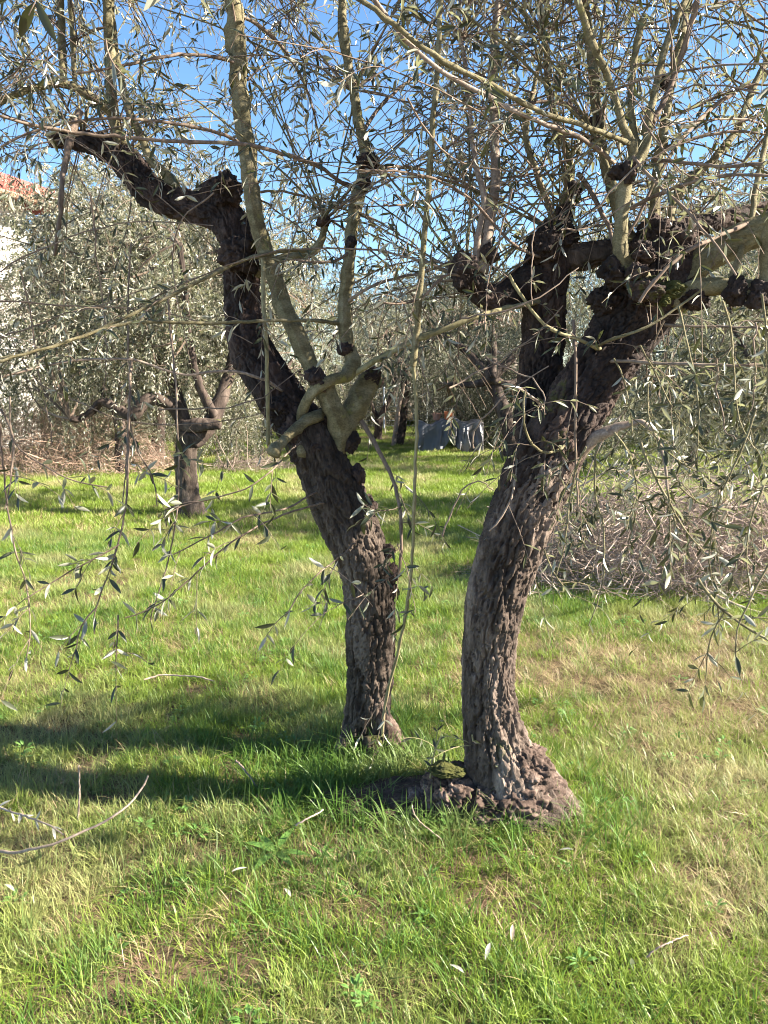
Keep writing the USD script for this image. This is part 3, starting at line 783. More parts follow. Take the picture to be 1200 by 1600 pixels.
for rows, s, sd in (
    ([(1012, 452, 40, .17), (992, 432, 42, .08), (974, 410, 32, .03), (969, 380, 26, .02), (970, 335, 24, .02), (976, 290, 24, .02), (994, 248, 26, .03)], 361, 22),
    ([(992, 255, 20, .03), (985, 222, 15, .03), (966, 182, 14, .02), (950, 130, 13, .0), (932, 85, 13, -.03), (900, 0, 12, -.08), (875, -90, 9, -.1)], 362, 16),
    ([(995, 252, 22, .03), (1010, 225, 16, .04), (1015, 180, 13, .06), (1028, 125, 12, .08), (1045, 60, 12, .12), (1072, 0, 11, .15), (1100, -80, 8, .2)], 363, 16),
    ([(985, 380, 26, .22), (958, 300, 20, .25), (946, 250, 19, .28), (938, 200, 19, .3), (930, 140, 18, .32), (923, 70, 17, .35), (914, -10, 16, .38), (905, -120, 12, .4)], 364, 16),
    ([(1022, 375, 22, .18), (1021, 330, 18, .18), (1027, 260, 17, .2), (1036, 190, 17, .22), (1046, 125, 15, .25), (1062, 60, 14, .28), (1080, -10, 12, .3), (1100, -110, 9, .33)], 365, 16),
    ([(1045, 355, 16, .22), (1068, 295, 14, .28), (1115, 250, 13, .32), (1150, 205, 12, .36), (1175, 150, 12, .4), (1205, 95, 11, .45), (1250, 0, 8, .5)], 366, 14),
    ([(1052, 475, 44, .10), (1085, 450, 31, .06), (1130, 447, 28, .02), (1165, 455, 31, -.02), (1188, 462, 34, -.03), (1196, 430, 26, -.04), (1200, 370, 22, -.06), (1215, 300, 20, -.1), (1240, 180, 16, -.1)], 367, 20),
    ([(1138, 450, 12, .0), (1150, 410, 11, .05), (1172, 340, 10, .1), (1188, 260, 9, .15), (1205, 180, 8, .2), (1225, 60, 6, .25)], 368, 12),
    ([(985, 430, 13, .08), (978, 385, 10, .1), (972, 340, 9, .12), (968, 300, 8, .15), (950, 250, 7, .2), (930, 215, 6, .22)], 369, 10),
    ([(752, 425, 24, .2), (760, 385, 20, .22), (768, 330, 18, .26), (775, 270, 17, .3), (773, 200, 16, .34), (769, 130, 14, .36), (775, 40, 12, .4), (785, -60, 9, .45)], 370, 16),
    ([(745, 415, 14, .2), (748, 370, 12, .18), (758, 320, 11, .2), (745, 250, 9, .25), (735, 160, 8, .3), (720, 60, 7, .4)], 371, 12),
    ([(884, 335, 20, .36), (888, 300, 17, .4), (893, 265, 15, .45), (880, 215, 13, .5), (862, 150, 11, .55), (850, 60, 9, .6), (835, -40, 7, .7)], 372, 14),
    ([(872, 365, 15, .34), (855, 310, 12, .36), (838, 260, 11, .4), (825, 205, 10, .45), (838, 130, 8, .5), (850, 60, 6, .5)], 373, 12),
    ([(885, 720, 34, .02), (915, 695, 28, .0), (935, 683, 24, -.02), (955, 674, 19, -.04), (985, 664, 12, -.06), (1005, 662, 9, -.08), (1025, 680, 7, -.1), (1038, 710, 6, -.12), (1043, 765, 4, -.14)], 374, 16)):
    p, r = pale(TR, baseR, rows, YR, s, 'pink_bark' if s in (370, 371, 374) else 'pale_bark', sides=sd, label='pinkish low spur on the right of the leaning trunk' if s == 374 else None)
    if s not in (361, 374):
        BR['right'].append((p, .3)); HEADS['right'].append(p[-1])
for (x, y, d, w) in ((982, 270, .0, 14), (965, 268, .02, 12), (1150, 453, -.03, 17), (1188, 462, -.05, 18), (945, 470, .1, 22), (940, 515, .12, 18), (995, 430, -.02, 16), (1010, 452, -.04, 20), (850, 385, .25, 26), (725, 425, .16, 20), (720, 440, .14, 11), (762, 400, .2, 16), (880, 375, .3, 22),
                     (1060, 385, .15, 26), (1025, 360, .14, 22), (1085, 470, .06, 18), (958, 425, .04, 18), (1000, 400, .05, 22), (1037, 128, .2, 8), (930, 190, .28, 9), (775, 155, .3, 9), (895, 300, .4, 11)):
    q = P(x, y, YR + d)
    part(TR, 'knot', lump(q, w * q[1] / FPX, int(x + y), 4 if w > 15 else 3, .62), 'dark_and_shaded_bark', smooth=True, loc=baseR)
for (x, y, d, w, s) in ((1046, 452, -.02, 17, 1), (1036, 468, -.03, 12, 2), (1022, 440, -.03, 10, 3), (888, 700, -.03, 10, 4), (694, 1202, -.07, 17, 5), (712, 1206, -.08, 12, 6)):
    q = P(x, y, YR + d)
    m = lump(q, [w * q[1] / FPX * 1.2, w * q[1] / FPX, w * q[1] / FPX * .8], 900 + s, 4, .38, 1.8)
    part(TR, 'moss', m, 'moss', smooth=True, loc=baseR)
# the burl foot: one lumpy mass with knobs
def burl(c, r, seed, n=5, amp=.34):
    m = trimesh.creation.icosphere(n, 1.0)
    v = np.array(m.vertices)
    rng = np.random.default_rng(seed)
    kn = unit(rng.normal(0, 1, (420, 3)))
    d, k = cKDTree(kn).query(v)
    h = 1 + amp * 2 * fbm(v * 1.8, 4, seed) + .025 * np.sqrt(np.clip(1 - (d / .13) ** 2, 0, 1)) * rng.uniform(.0, 1.4, 420)[k] + .26 * fbm(v * 6, 5, seed + 2) + .09 * fbm(v * 15, 4, seed + 6) + .05 * np.abs(fbm(v * 11, 3, seed + 8)) - .25 * (1 - ss(0, .08, np.abs(fbm(v * 4, 3, seed + 4)))) * .4
    return v * h[:, None] * np.asarray(r) + np.asarray(c), np.array(m.faces)


for (x, y, d, rr, s) in ((800, 1250, -.01, (.165, .17, .16), 1), (848, 1262, -.02, (.13, .14, .09), 2), (760, 1262, -.08, (.09, .10, .085), 3), (815, 1200, -.0, (.11, .12, .10), 5)):
    part(TR, 'root_burl', burl(P(x, y, YR + d), rr, 400 + s), 'burl_bark', smooth=True, loc=baseR)
part(TR, 'root_burl', burl(P(655, 1262, YR - .02), (.10, .10, .06), 408, 5), 'burl_bark', smooth=True, loc=baseR, label='dark root lump reaching towards the left trunk')
part(TR, 'root_burl', burl(P(704, 1240, YR - .02), (.11, .11, .10), 404, 5), 'burl_bark', smooth=True, loc=baseR, label='low mossy root lump beside the burl')

mm = trimesh.creation.icosphere(5, 1.0)
mv = np.array(mm.vertices)
mv = mv * (1 + .5 * fbm(mv * 2.2, 4, 61) + .22 * fbm(mv * 8, 3, 62))[:, None] * [.34, .15, .075] + [.10, 2.63, float(gh(.10, 2.63)) - .015]
tag(part('/World', 'earth_mound', (mv, mm.faces), 'dark_soil', smooth=True), 'low dark earth mound joining the feet of the two near trunks', 'ground', kind='structure')

# ---- long twigs read from the photograph (each a branchlet of its own)
def branchlet(tree, base, Y, rows, w0, w1, mat='twig_bark', seed=0, label=None, name='branchlet'):
    pts, _ = limb_px([(x, y, 1, d) for x, y, d in rows], Y)
    L = np.sum(np.linalg.norm(np.diff(pts, axis=0), axis=1))
    n = max(8, int(L / .03))
    p, _, s = spline(pts, np.ones(len(pts)), n)
    rng = np.random.default_rng(seed)
    p = p + (fbm(np.stack([s * 6, s * 0 + seed, s * 0], -1), 3, seed)[:, None] * .012 + rng.normal(0, .0012, p.shape))
    k = p[:, 1].mean() / FPX / 2
    r = np.linspace(w0, w1, n) * k * (1 + .25 * (rng.random(n) > .85))
    m = [tube(p, r, 6)]
    part(tree, name, join(m), mat, smooth=True, loc=base, label=label)
    return p


sd = 500
TW = {'left': [], 'right': []}
for tree, base, Y, key, lst in (
    (TL, baseL, YL, 'left', [
        ([(560, 292, .05), (540, 288, .0), (500, 262, -.1), (440, 240, -.2), (400, 228, -.25), (300, 222, -.3), (200, 216, -.35), (100, 205, -.4), (0, 180, -.5)], 7, 4, 'twig_bark'),
        ([(532, 505, -.05), (480, 501, -.15), (420, 501, -.2), (300, 505, -.3), (200, 505, -.4), (110, 533, -.5), (0, 565, -.6), (-80, 590, -.6)], 6, 4, 'pale_bark'),
        ([(480, 392, .05), (395, 402, -.1), (330, 430, -.2), (240, 475, -.3), (140, 520, -.4), (60, 548, -.5), (-40, 560, -.5)], 6, 4, 'pale_bark'),
        ([(440, 612, .0), (420, 598, -.1), (390, 585, -.15), (350, 579, -.2), (290, 586, -.25), (200, 562, -.3), (100, 566, -.4), (0, 590, -.5)], 5, 3, 'pink_bark'),
        ([(576, 262, .05), (640, 262, .2), (700, 275, .3), (760, 310, .4), (800, 360, .5)], 6, 3, 'twig_bark'),
        ([(552, 585, -.08), (590, 562, -.1), (640, 535, -.12), (690, 514, -.14)], 9, 8, 'green_twig'),
        ([(560, 655, 0), (585, 690, -.05), (606, 730, -.1), (622, 775, -.15), (627, 850, -.2), (622, 900, -.2)], 9, 4, 'twig_bark'),
        ([(384, 230, .0), (330, 205, -.1), (250, 190, -.2), (180, 185, -.3), (90, 195, -.35), (0, 230, -.4)], 6, 3, 'twig_bark'),
        ([(410, 380, 0), (412, 450, -.1), (416, 540, -.15), (418, 620, -.15), (418, 695, -.15)], 8, 6, 'green_twig'),
        ([(205, 380, .1), (200, 500, .05), (202, 600, .0), (200, 700, -.02), (190, 790, -.1)], 3, 2, 'twig_bark'),
        ([(125, 175, .3), (105, 240, .2), (95, 310, .1), (85, 400, .1)], 12, 5, 'twig_bark'),
        ([(545, 470, -.05), (600, 440, -.1), (660, 425, -.1), (720, 400, -.2)], 5, 3, 'twig_bark'),
        ([(550, 390, 0), (510, 410, -.1), (460, 405, -.1)], 5, 3, 'twig_bark'),
        ([(565, 215, .1), (600, 160, .3), (650, 120, .4), (720, 95, .5)], 6, 3, 'twig_bark'),
        ([(400, 300, 0), (450, 300, .1), (520, 320, .2), (600, 350, .3)], 4, 3, 'twig_bark'),
        ([(372, 100, 0), (300, 85, -.1), (230, 95, -.2), (120, 115, -.3)], 5, 3, 'twig_bark'),
        ([(365, 20, 0), (430, 60, .1), (480, 140, .2), (500, 230, .3)], 5, 3, 'twig_bark'),
    ]),
    (TR, baseR, YR, 'right', [
        ([(870, 462, .34), (835, 472, .24), (790, 482, .15), (740, 497, .1), (700, 512, .1), (650, 530, .1)], 8, 8, 'green_twig'),
        ([(985, 225, .03), (920, 200, -.1), (840, 172, -.2), (760, 130, -.3), (690, 95, -.35), (600, 28, -.4), (540, -20, -.4)], 8, 7, 'pale_bark'),
        ([(960, 255, .1), (905, 215, 0), (830, 185, -.1), (750, 145, -.15), (680, 105, -.2), (620, 45, -.25), (585, 0, -.3)], 7, 6, 'pink_bark'),
        ([(690, -60, .0), (687, 40, .0), (680, 150, .0), (668, 300, .02), (657, 450, .04), (646, 572, .05)], 7, 10, 'pale_bark'),
        ([(645, 568, .05), (651, 650, .05), (649, 740, .05), (645, 850, .08), (638, 930, .12), (624, 1010, .18), (606, 1080, .25), (596, 1150, .3)], 5, 5, 'green_twig'),
        ([(940, 560, .12), (938, 538, .0), (1000, 515, -.1), (1060, 480, -.1), (1110, 440, -.15)], 6, 3, 'pale_bark'),
        ([(952, 548, .12), (935, 544, .02), (900, 530, -.05), (850, 505, -.08), (820, 470, -.1), (795, 430, -.1)], 6, 4, 'green_twig'),
        ([(925, 582, .12), (960, 565, .0), (1040, 568, -.1), (1120, 570, -.15), (1210, 572, -.2)], 6, 4, 'twig_bark'),
        ([(1040, 508, .0), (1100, 509, -.1), (1210, 512, -.2)], 4, 3, 'twig_bark'),
        ([(888, 690, -.05), (850, 705, -.12), (830, 690, -.15), (818, 660, -.2), (822, 610, -.2)], 5, 3, 'pale_bark'),
        ([(872, 672, .1), (852, 645, .0), (830, 618, -.08), (810, 607, -.1), (788, 604, -.1)], 5, 3, 'pink_bark'),
        ([(822, 610, .2), (817, 660, .1), (808, 720, .0), (802, 770, -.08), (785, 805, -.1), (765, 830, -.1)], 4, 3, 'pink_bark'),
        ([(896, 500, -.02), (898, 530, -.05), (900, 580, -.1), (899, 650, -.1), (900, 720, -.1), (903, 800, -.1)], 5, 3, 'twig_bark'),
        ([(930, 200, .3), (880, 160, .2), (800, 165, .1), (700, 170, .0)], 6, 3, 'twig_bark'),
        ([(1038, 180, .2), (1090, 165, .3), (1150, 140, .3), (1210, 130, .3)], 6, 3, 'twig_bark'),
        ([(1030, 235, .2), (1090, 215, .2), (1150, 205, .2), (1210, 215, .2)], 6, 3, 'twig_bark'),
        ([(1020, 250, .1), (1080, 255, .0), (1140, 260, -.1), (1210, 250, -.2)], 6, 4, 'twig_bark'),
        ([(990, 245, .0), (1030, 290, -.1), (1090, 350, -.2), (1150, 430, -.25)], 5, 3, 'twig_bark'),
        ([(960, 340, .1), (1040, 300, 0), (1100, 280, -.1), (1210, 275, -.2)], 6, 4, 'twig_bark'),
        ([(1170, 130, .3), (1080, 200, .2), (1020, 290, .1), (990, 350, .1), (940, 420, .1)], 7, 4, 'twig_bark'),
        ([(1210, 330, .1), (1120, 370, .0), (1050, 410, -.1), (1000, 470, -.1)], 7, 5, 'twig_bark'),
        ([(1005, 30, .1), (990, 100, .1), (985, 160, .1), (1000, 230, .05)], 9, 10, 'pale_bark'),
        ([(1090, 0, .1), (1060, 100, .15), (1020, 190, .1)], 7, 9, 'twig_bark'),
        ([(905, 270, .3), (940, 330, .2), (962, 390, .1)], 8, 6, 'twig_bark'),
        ([(700, 300, .2), (640, 320, .1), (600, 320, 0)], 4, 3, 'twig_bark'),
        ([(740, 440, .15), (700, 430, .1), (650, 470, .05), (590, 470, .0)], 5, 3, 'twig_bark'),
        ([(850, 400, .25), (800, 380, .1), (720, 300, .0), (640, 270, -.1), (560, 265, -.2)], 5, 3, 'twig_bark'),
    ])):
    for rows, w0, w1, mt in lst:
        sd += 1
        p = branchlet(tree, base, Y, rows, w0, w1, mt, sd)
        k = np.linspace(0, len(p) - 1, 8).astype(int)
        TW[key].append(p[k])

def shades_foot(T):
    """Twigs that would stand between the sun and the lower right trunk, which the sun reaches."""
    dx = T[..., 0] - .42
    low = T[..., 2] - dx * math.tan(SUN_EL)
    return ((dx > .12) & (np.abs(T[..., 1] - 2.64 - dx * math.tan(SUN_AZ)) < .21) & (low < .78) & (low > -.1)).any(1)


# ---- whips springing from the heads of both trees, side twigs, leaves
def whips(key, per_head, seed):
    rng = np.random.default_rng(seed)
    W = []
    for h in HEADS[key]:
        for _ in range(per_head):
            d = unit(rng.normal(0, 1, 3) * [1, 1, .55] + [0, .35, .6])
            L = rng.uniform(.5, 1.35)
            droop = rng.uniform(.05, .75)
            t = np.linspace(0, 1, 9)[:, None]
            bend = rng.normal(0, .22, 3)
            W.append(h + L * (d * t + bend * t * t + np.array([0, 0, -1]) * droop * t ** 2.2) + np.cumsum(rng.normal(0, .006, (9, 3)), 0))
    for p, f0 in BR[key]:
        for _ in range(int(np.linalg.norm(p[-1] - p[0]) * 6)):
            k = int(rng.uniform(f0, .98) * (len(p) - 1))
            d = unit(rng.normal(0, 1, 3) * [1, 1, .6] + [0, .3, .35])
            L = rng.uniform(.3, 1.0)
            t = np.linspace(0, 1, 9)[:, None]
            W.append(p[k] + L * (d * t + rng.normal(0, .2, 3) * t * t + np.array([0, 0, -1]) * rng.uniform(0, .6) * t ** 2) + np.cumsum(rng.normal(0, .005, (9, 3)), 0))
    W = np.array(W)
    W = W[(W[:, :, 1].min(1) > 1.75) & (W[:, :, 2].min(1) > 1.25) & (W[:, :, 0].max(1) < 1.75)]
    yf = YL - .05 if key == 'left' else YR + .12
    W = W[~shades_foot(W)]
    if key == 'right':
        W = W[~((W[:, :, 2] < 1.6) & (W[:, :, 1] < YR + .3)).any(1)]
    W = W[~((W[:, :, 2] < 2.2) & (W[:, :, 1] < yf)).any(1)]
    return W


def side_twigs(W, per, rng, length=(.14, .42), down=.35, f0=.3):
    c, n, _ = W.shape
    k = np.repeat(np.arange(c), per)
    t = rng.uniform(f0, .99, len(k)) * (n - 1)
    i = t.astype(int)
    fr = (t - i)[:, None]
    a, b = W[k, i], W[k, i + 1]
    s = a * (1 - fr) + b * fr
    tan = unit(b - a)
    d = unit(tan * .7 + rng.normal(0, .6, (len(k), 3)))
    u = np.linspace(0, 1, 5)[None, :, None]
    return s[:, None] + rng.uniform(*length, (len(k), 1, 1)) * (d[:, None] * u + np.array([0, 0, -1.0]) * down * u * u)


def uprights(key, per_head, seed):
    rng = np.random.default_rng(seed)
    U = []
    for h in HEADS[key]:
        for _ in range(per_head):
            d = unit(rng.normal(0, .55, 3) * [1, .7, .3] + [0, .12, .85])
            t = np.linspace(0, 1, 9)[:, None]
            U.append(h + rng.uniform(.7, 1.7) * (d * t + rng.normal(0, .14, 3) * t * t + np.array([0, 0, -1]) * rng.uniform(0, .15) * t ** 2) + np.cumsum(rng.normal(0, .005, (9, 3)), 0))
    U = np.array(U)
    return U[U[:, :, 1].min(1) > 1.7]


for tree, base, key, n, sdd in ((TL, baseL, 'left', 13, 41), (TR, baseR, 'right', 13, 42)):
    rng = np.random.default_rng(sdd)
    W = whips(key, n, sdd)
    S = side_twigs(W, 6, rng)
    S = S[~shades_foot(S)]
    S = S[~((S[:, :, 2] < 2.15) & (S[:, :, 1] < (YL - .05 if key == 'left' else YR + .12))).any(1)]
    SL = S[rng.random(len(S)) < .50]
    SL = SL[SL[:, :, 1].min(1) > 1.6]
    S = S[(S[:, :, 1].min(1) > 1.6)]
    part(tree, 'twigs', join([tubes(W, rng.uniform(.0026, .0048, len(W)), .0012, 5), tubes(S, .0017, .0009, 4)]), 'twig_bark', smooth=True, loc=base, kind='stuff')
    U = uprights(key, 5, sdd + 70)
    part(tree, 'twigs', tubes(U, rng.uniform(.0032, .0062, len(U)), .0014, 5), 'pale_bark', smooth=True, loc=base, kind='stuff')
    part(tree, 'foliage', join([leaves_on(U, 8, .55, (.034, .058), (.19, .27), rng, 1), leaves_on(SL, 11, .15, (.034, .060), (.21, .30), rng, 1), leaves_on(W, 5, .5, (.035, .062), (.17, .25), rng, 1)]), 'olive_leaf', loc=base, kind='stuff')

rng = np.random.default_rng(55)
for tree, base, Y, lst in ((TL, baseL, YL, [(30, 420, 60, 700), (140, 300, 160, 620), (330, 300, 300, 560), (480, 300, 420, 470), (600, 380, 680, 640), (0, 420, 330, 350), (0, 470, 400, 545), (60, 600, 420, 640), (0, 530, 250, 440), (250, 640, 470, 560), (560, 330, 700, 460), (20, 250, 350, 190)]),
                           (TR, baseR, YR, [(1180, 500, 1170, 640), (1120, 560, 1150, 690), (720, 500, 900, 420), (700, 610, 880, 480), (740, 700, 860, 560), (760, 560, 850, 660), (640, 150, 900, 230), (800, 300, 760, 520), (860, 300, 840, 480), (690, 840, 760, 760), (1040, 500, 1130, 560), (880, 360, 1010, 300), (930, 330, 1200, 190), (1000, 180, 1200, 300)])):
    W = []
    for x0, y0, x1, y1 in lst:
        a_, b_ = P(x0, y0, Y - rng.uniform(.1, .3)), P(x1, y1, Y - rng.uniform(.1, .35))
        u = np.linspace(0, 1, 14)[:, None]
        W.append(a_ + (b_ - a_) * u + np.sin(u * np.pi) * rng.normal(0, .05, 3) + np.cumsum(rng.normal(0, .004, (14, 3)), 0))
    part(tree, 'twigs', tubes(np.array(W), .0032, .0016, 5), 'twig_bark', smooth=True, loc=base, kind='stuff')

# ---- leafy shoots hanging in front, every leaf a leaf
LEAVES = {'left': 0, 'right': 0}


def shoot(tree, base, key, Y, rows, w0, w1, k, f0=.2, L=(.048, .072), seed=0, mat='twig_bark', leafm='olive_leaf', w=(.19, .26), sides=3):
    rng = np.random.default_rng(seed)
    pts, _ = limb_px([(x, y, 1, d) for x, y, d in rows], Y)
    length = np.sum(np.linalg.norm(np.diff(pts, axis=0), axis=1))
    n = max(6, int(length / .03))
    p, _, s = spline(pts, np.ones(len(pts)), n)
    p = p + np.cumsum(rng.normal(0, .0016, p.shape), 0)
    sc = p[:, 1].mean() / FPX / 2
    stems = [tube(p, np.linspace(w0, w1, n) * sc, 5)]
    sets = [leaves_on(p[None], max(4, k // 2), f0, L, w, rng, 2, (.5, 1.5), .8)]
    cnt = [max(4, k // 2)]
    for q in side_twigs(p[None], sides, rng, (.07, .20), .35, f0):
        m = int(rng.integers(3, 7))
        stems.append(tube(q, np.linspace(w1 * .8, w1 * .4, 5) * sc, 4))
        sets.append(leaves_on(q[None], m, .35, (L[0] * .85, L[1]), w, rng, 2, (.4, 1.4), .8))
        cnt.append(m)
    sh = part(tree, 'shoot', join(stems), mat, smooth=True, loc=base)
    for (v, f), c in zip(sets, cnt):
        m = len(v) // c
        if LEAVES[key] + c > 300:
            part(sh, 'leaves', (v, f), leafm, smooth=60, loc=base, kind='stuff')
            continue
        for q in range(c):
            part(sh, 'leaf', (v.reshape(c, m, 3)[q], f[:len(f) // c]), leafm, smooth=60, loc=base)
            LEAVES[key] += 1


# left: shoots against the sunlit grass, most leaves coloured dark to carry shade
for n, (rows, w0, w1, k) in enumerate((
    ([(512, 786, .40), (470, 792, .2), (405, 815, .05), (372, 832, -.03), (330, 862, -.05), (285, 905, -.08), (240, 940, -.1), (190, 960, -.12)], 4, 2, 30),
    ([(505, 760, .40), (470, 782, .25), (430, 800, .1), (380, 812, .0), (320, 845, -.05), (270, 872, -.08)], 4, 2, 12),
    ([(262, 464, .2), (268, 560, .12), (274, 670, .06), (275, 770, 0), (270, 830, -.03), (258, 890, -.05), (244, 930, -.06), (235, 965, -.06)], 4, 2, 20),
    ([(206, 563, .2), (203, 660, .1), (200, 760, .05), (192, 830, .0), (175, 890, -.02), (158, 930, -.04), (150, 985, -.06)], 5, 2, 16),
    ([(-10, 562, -.1), (0, 680, -.05), (8, 770, 0), (20, 850, -.03), (38, 910, -.05), (42, 960, -.06), (30, 1040, -.06)], 4, 2, 20),
    ([(186, 850, 0), (130, 882, -.03), (80, 910, -.05), (40, 935, -.08)], 3, 2, 6),
    ([(150, 950, -.05), (125, 985, -.06), (118, 1015, -.06), (112, 1030, -.06)], 3, 2, 10),
    ([(185, 960, -.1), (184, 1000, -.11), (180, 1045, -.12)], 3, 2, 8),
    ([(556, 850, .4), (540, 862, .1), (510, 885, -.05), (475, 915, -.15), (440, 965, -.18)], 3, 2, 12),
    ([(570, 925, .4), (545, 938, .1), (515, 952, -.05), (480, 985, -.15)], 2, 1, 5),
    ([(14, 620, -.05), (16, 665, -.08), (28, 700, -.1), (60, 725, -.12), (130, 760, -.15), (170, 765, -.15)], 3, 2, 10),
    ([(0, 640, .0), (20, 700, -.05), (15, 760, -.1), (8, 800, -.1)], 4, 2, 8),
    ([(202, 640, .1), (210, 695, .14), (235, 740, .15), (245, 790, .1)], 3, 2, 8),
    ([(470, 690, .36), (455, 698, .0), (440, 712, -.15), (400, 745, -.25), (340, 770, -.25), (260, 790, -.25)], 3, 2, 12),
    ([(628, 790, -.1), (600, 800, -.12), (570, 790, -.15)], 2, 1, 6),
    ([(622, 850, -.1), (640, 900, -.12), (652, 960, -.15)], 2, 1, 8))):
    shoot(TL, baseL, 'left', YL - .45, rows, w0, w1, int(k * 1.25), .5 if len(rows) > 5 or n in (8, 9, 13) else .2, (.048, .072), seed=600 + n, leafm='dark_and_shaded_leaf' if n % 4 else 'olive_leaf')
# left: leaves close to the lens at the top, backlit darkness put into their colour
for n, (rows, k, L) in enumerate((
    ([(300, -120, 0), (285, -60, 0), (272, -15, 0)], 4, (.062, .075)),
    ([(80, -90, 0), (60, -40, 0), (40, 10, 0)], 5, (.055, .07)),
    ([(165, 60, .4), (180, 100, .4), (205, 125, .4)], 5, (.05, .065)))):
    shoot(TL, baseL, 'left', 1.15, rows, 3, 2, k, .3, L, 640 + n, leafm='dark_and_shaded_leaf', w=(.2, .25), sides=0)
# more leaves along the horizontal branchlets of the left tree
rng = np.random.default_rng(9)
cand = np.array(TW['left'])
S = side_twigs(cand, 7, rng, (.08, .26), .5, .25)
part(TL, 'twigs', tubes(S, .0016, .0009, 4), 'twig_bark', smooth=True, loc=baseL, kind='stuff')
part(TL, 'foliage', leaves_on(S, 6, .3, (.04, .062), (.18, .25), rng, 1), 'olive_leaf', loc=baseL, kind='stuff')
cand = np.array(TW['right'])
S = side_twigs(cand, 6, rng, (.10, .34), .5, .25)
S = S[~shades_foot(S)]
part(TR, 'twigs', tubes(S, .0016, .0009, 4), 'twig_bark', smooth=True, loc=baseR, kind='stuff')
part(TR, 'foliage', leaves_on(S, 6, .3, (.04, .062), (.18, .25), rng, 1), 'olive_leaf', loc=baseR, kind='stuff')

# right: bright leafy shoots in the sun
rs = np.random.default_rng(12)
right_rows = [
    ([(1090, 905, 0), (1120, 945, -.03), (1160, 975, -.06), (1215, 1005, -.1)], 6, 4, 14),
    ([(1000, 690, .1), (1020, 740, .08), (1050, 800, .05), (1065, 870, .0)], 5, 3, 14),
    ([(1043, 765, -.1), (1060, 810, -.1), (1100, 860, -.12)], 4, 2, 12),
    ([(1180, 640, 0), (1150, 720, 0), (1120, 800, 0), (1110, 880, 0)], 4, 2, 20),
    ([(1210, 720, 0), (1180, 790, 0), (1165, 860, -.02), (1170, 940, -.04)], 4, 2, 20),
    ([(1210, 860, -.1), (1180, 920, -.12), (1150, 990, -.14), (1160, 1060, -.15)], 4, 2, 20),
    ([(1130, 960, -.05), (1110, 1000, -.06), (1105, 1050, -.07)], 3, 2, 12),
    ([(915, 700, .0), (890, 770, .05), (880, 840, .05), (865, 900, .05)], 4, 2, 16),
    ([(935, 690, .0), (930, 760, .0), (945, 830, .0), (940, 900, .0), (915, 980, .0)], 4, 2, 18),
    ([(850, 860, .2), (870, 900, .2), (900, 935, .2)], 3, 2, 12),
    ([(960, 675, .0), (990, 720, -.02), (1000, 780, -.04)], 4, 2, 14),
    ([(1060, 480, .1), (1080, 560, .05), (1090, 640, .02), (1085, 720, .0)], 4, 2, 20),
    ([(1130, 470, .1), (1150, 560, .1), (1160, 650, .05), (1185, 700, .0)], 4, 2, 16),
    ([(960, 560, .1), (985, 620, .1), (990, 680, .1)], 3, 2, 14),
    ([(1000, 540, .1), (1030, 600, .1), (1060, 660, .1)], 3, 2, 14),
    ([(1190, 460, .0), (1200, 560, .0), (1195, 640, -.03)], 4, 2, 12),
    ([(745, 1175, -.02), (740, 1162, -.04), (738, 1150, -.06)], 4, 3, 6),
    ([(672, 1215, -.05), (676, 1185, -.05), (690, 1150, -.05)], 4, 2, 8),
    ([(1060, 760, .0), (1100, 790, .0), (1150, 800, .0)], 3, 2, 12),
    ([(1010, 600, .0), (1030, 690, .0), (1090, 740, .0)], 3, 2, 14),
]
for n, (rows, w0, w1, k) in enumerate(right_rows):
    low = rows[0][1] > 1100
    k = k if low else int(k * .6)
    shoot(TR, baseR, 'right', YR - (0 if low else .40), rows, w0, w1, k, .1, (.035, .045) if low else (.038, .060), 700 + n, 'green_twig' if low else 'pale_bark', w=(.2, .26))
# fuller spray further back, with unseen clusters added to shade the left trunk
c = np.array([P(x, y, YR + d) for x, y, d in [(1000, 620, .5), (1080, 640, .6), (1160, 680, .4), (960, 700, .5), (1100, 740, .6), (1180, 800, .4), (1020, 760, .7), (940, 780, .5), (1190, 900, .6), (1150, 560, .7)]])
S = np.concatenate([crown_twigs(rs, c, np.full((len(c), 3), .2), 120, (.18, .42), 5, .8),
                    crown_twigs(rs, np.array([[1.75, 3.0, 1.6], [2.0, 3.05, 1.85], [1.6, 2.95, 1.4], [2.3, 3.1, 2.05], [1.9, 2.95, 1.5]]), np.full((5, 3), .24), 190, (.2, .45), 5, .8)])  # outside the view, added to cast shade on the left trunk
S = S[~shades_foot(S)]
part(TR, 'twigs', tubes(S, .0017, .0009, 4), 'pale_bark', smooth=True, loc=baseR, kind='stuff')
part(TR, 'foliage', leaves_on(S, 13, .15, (.038, .06), (.19, .26), rs, 1), 'olive_leaf', loc=baseR, kind='stuff')

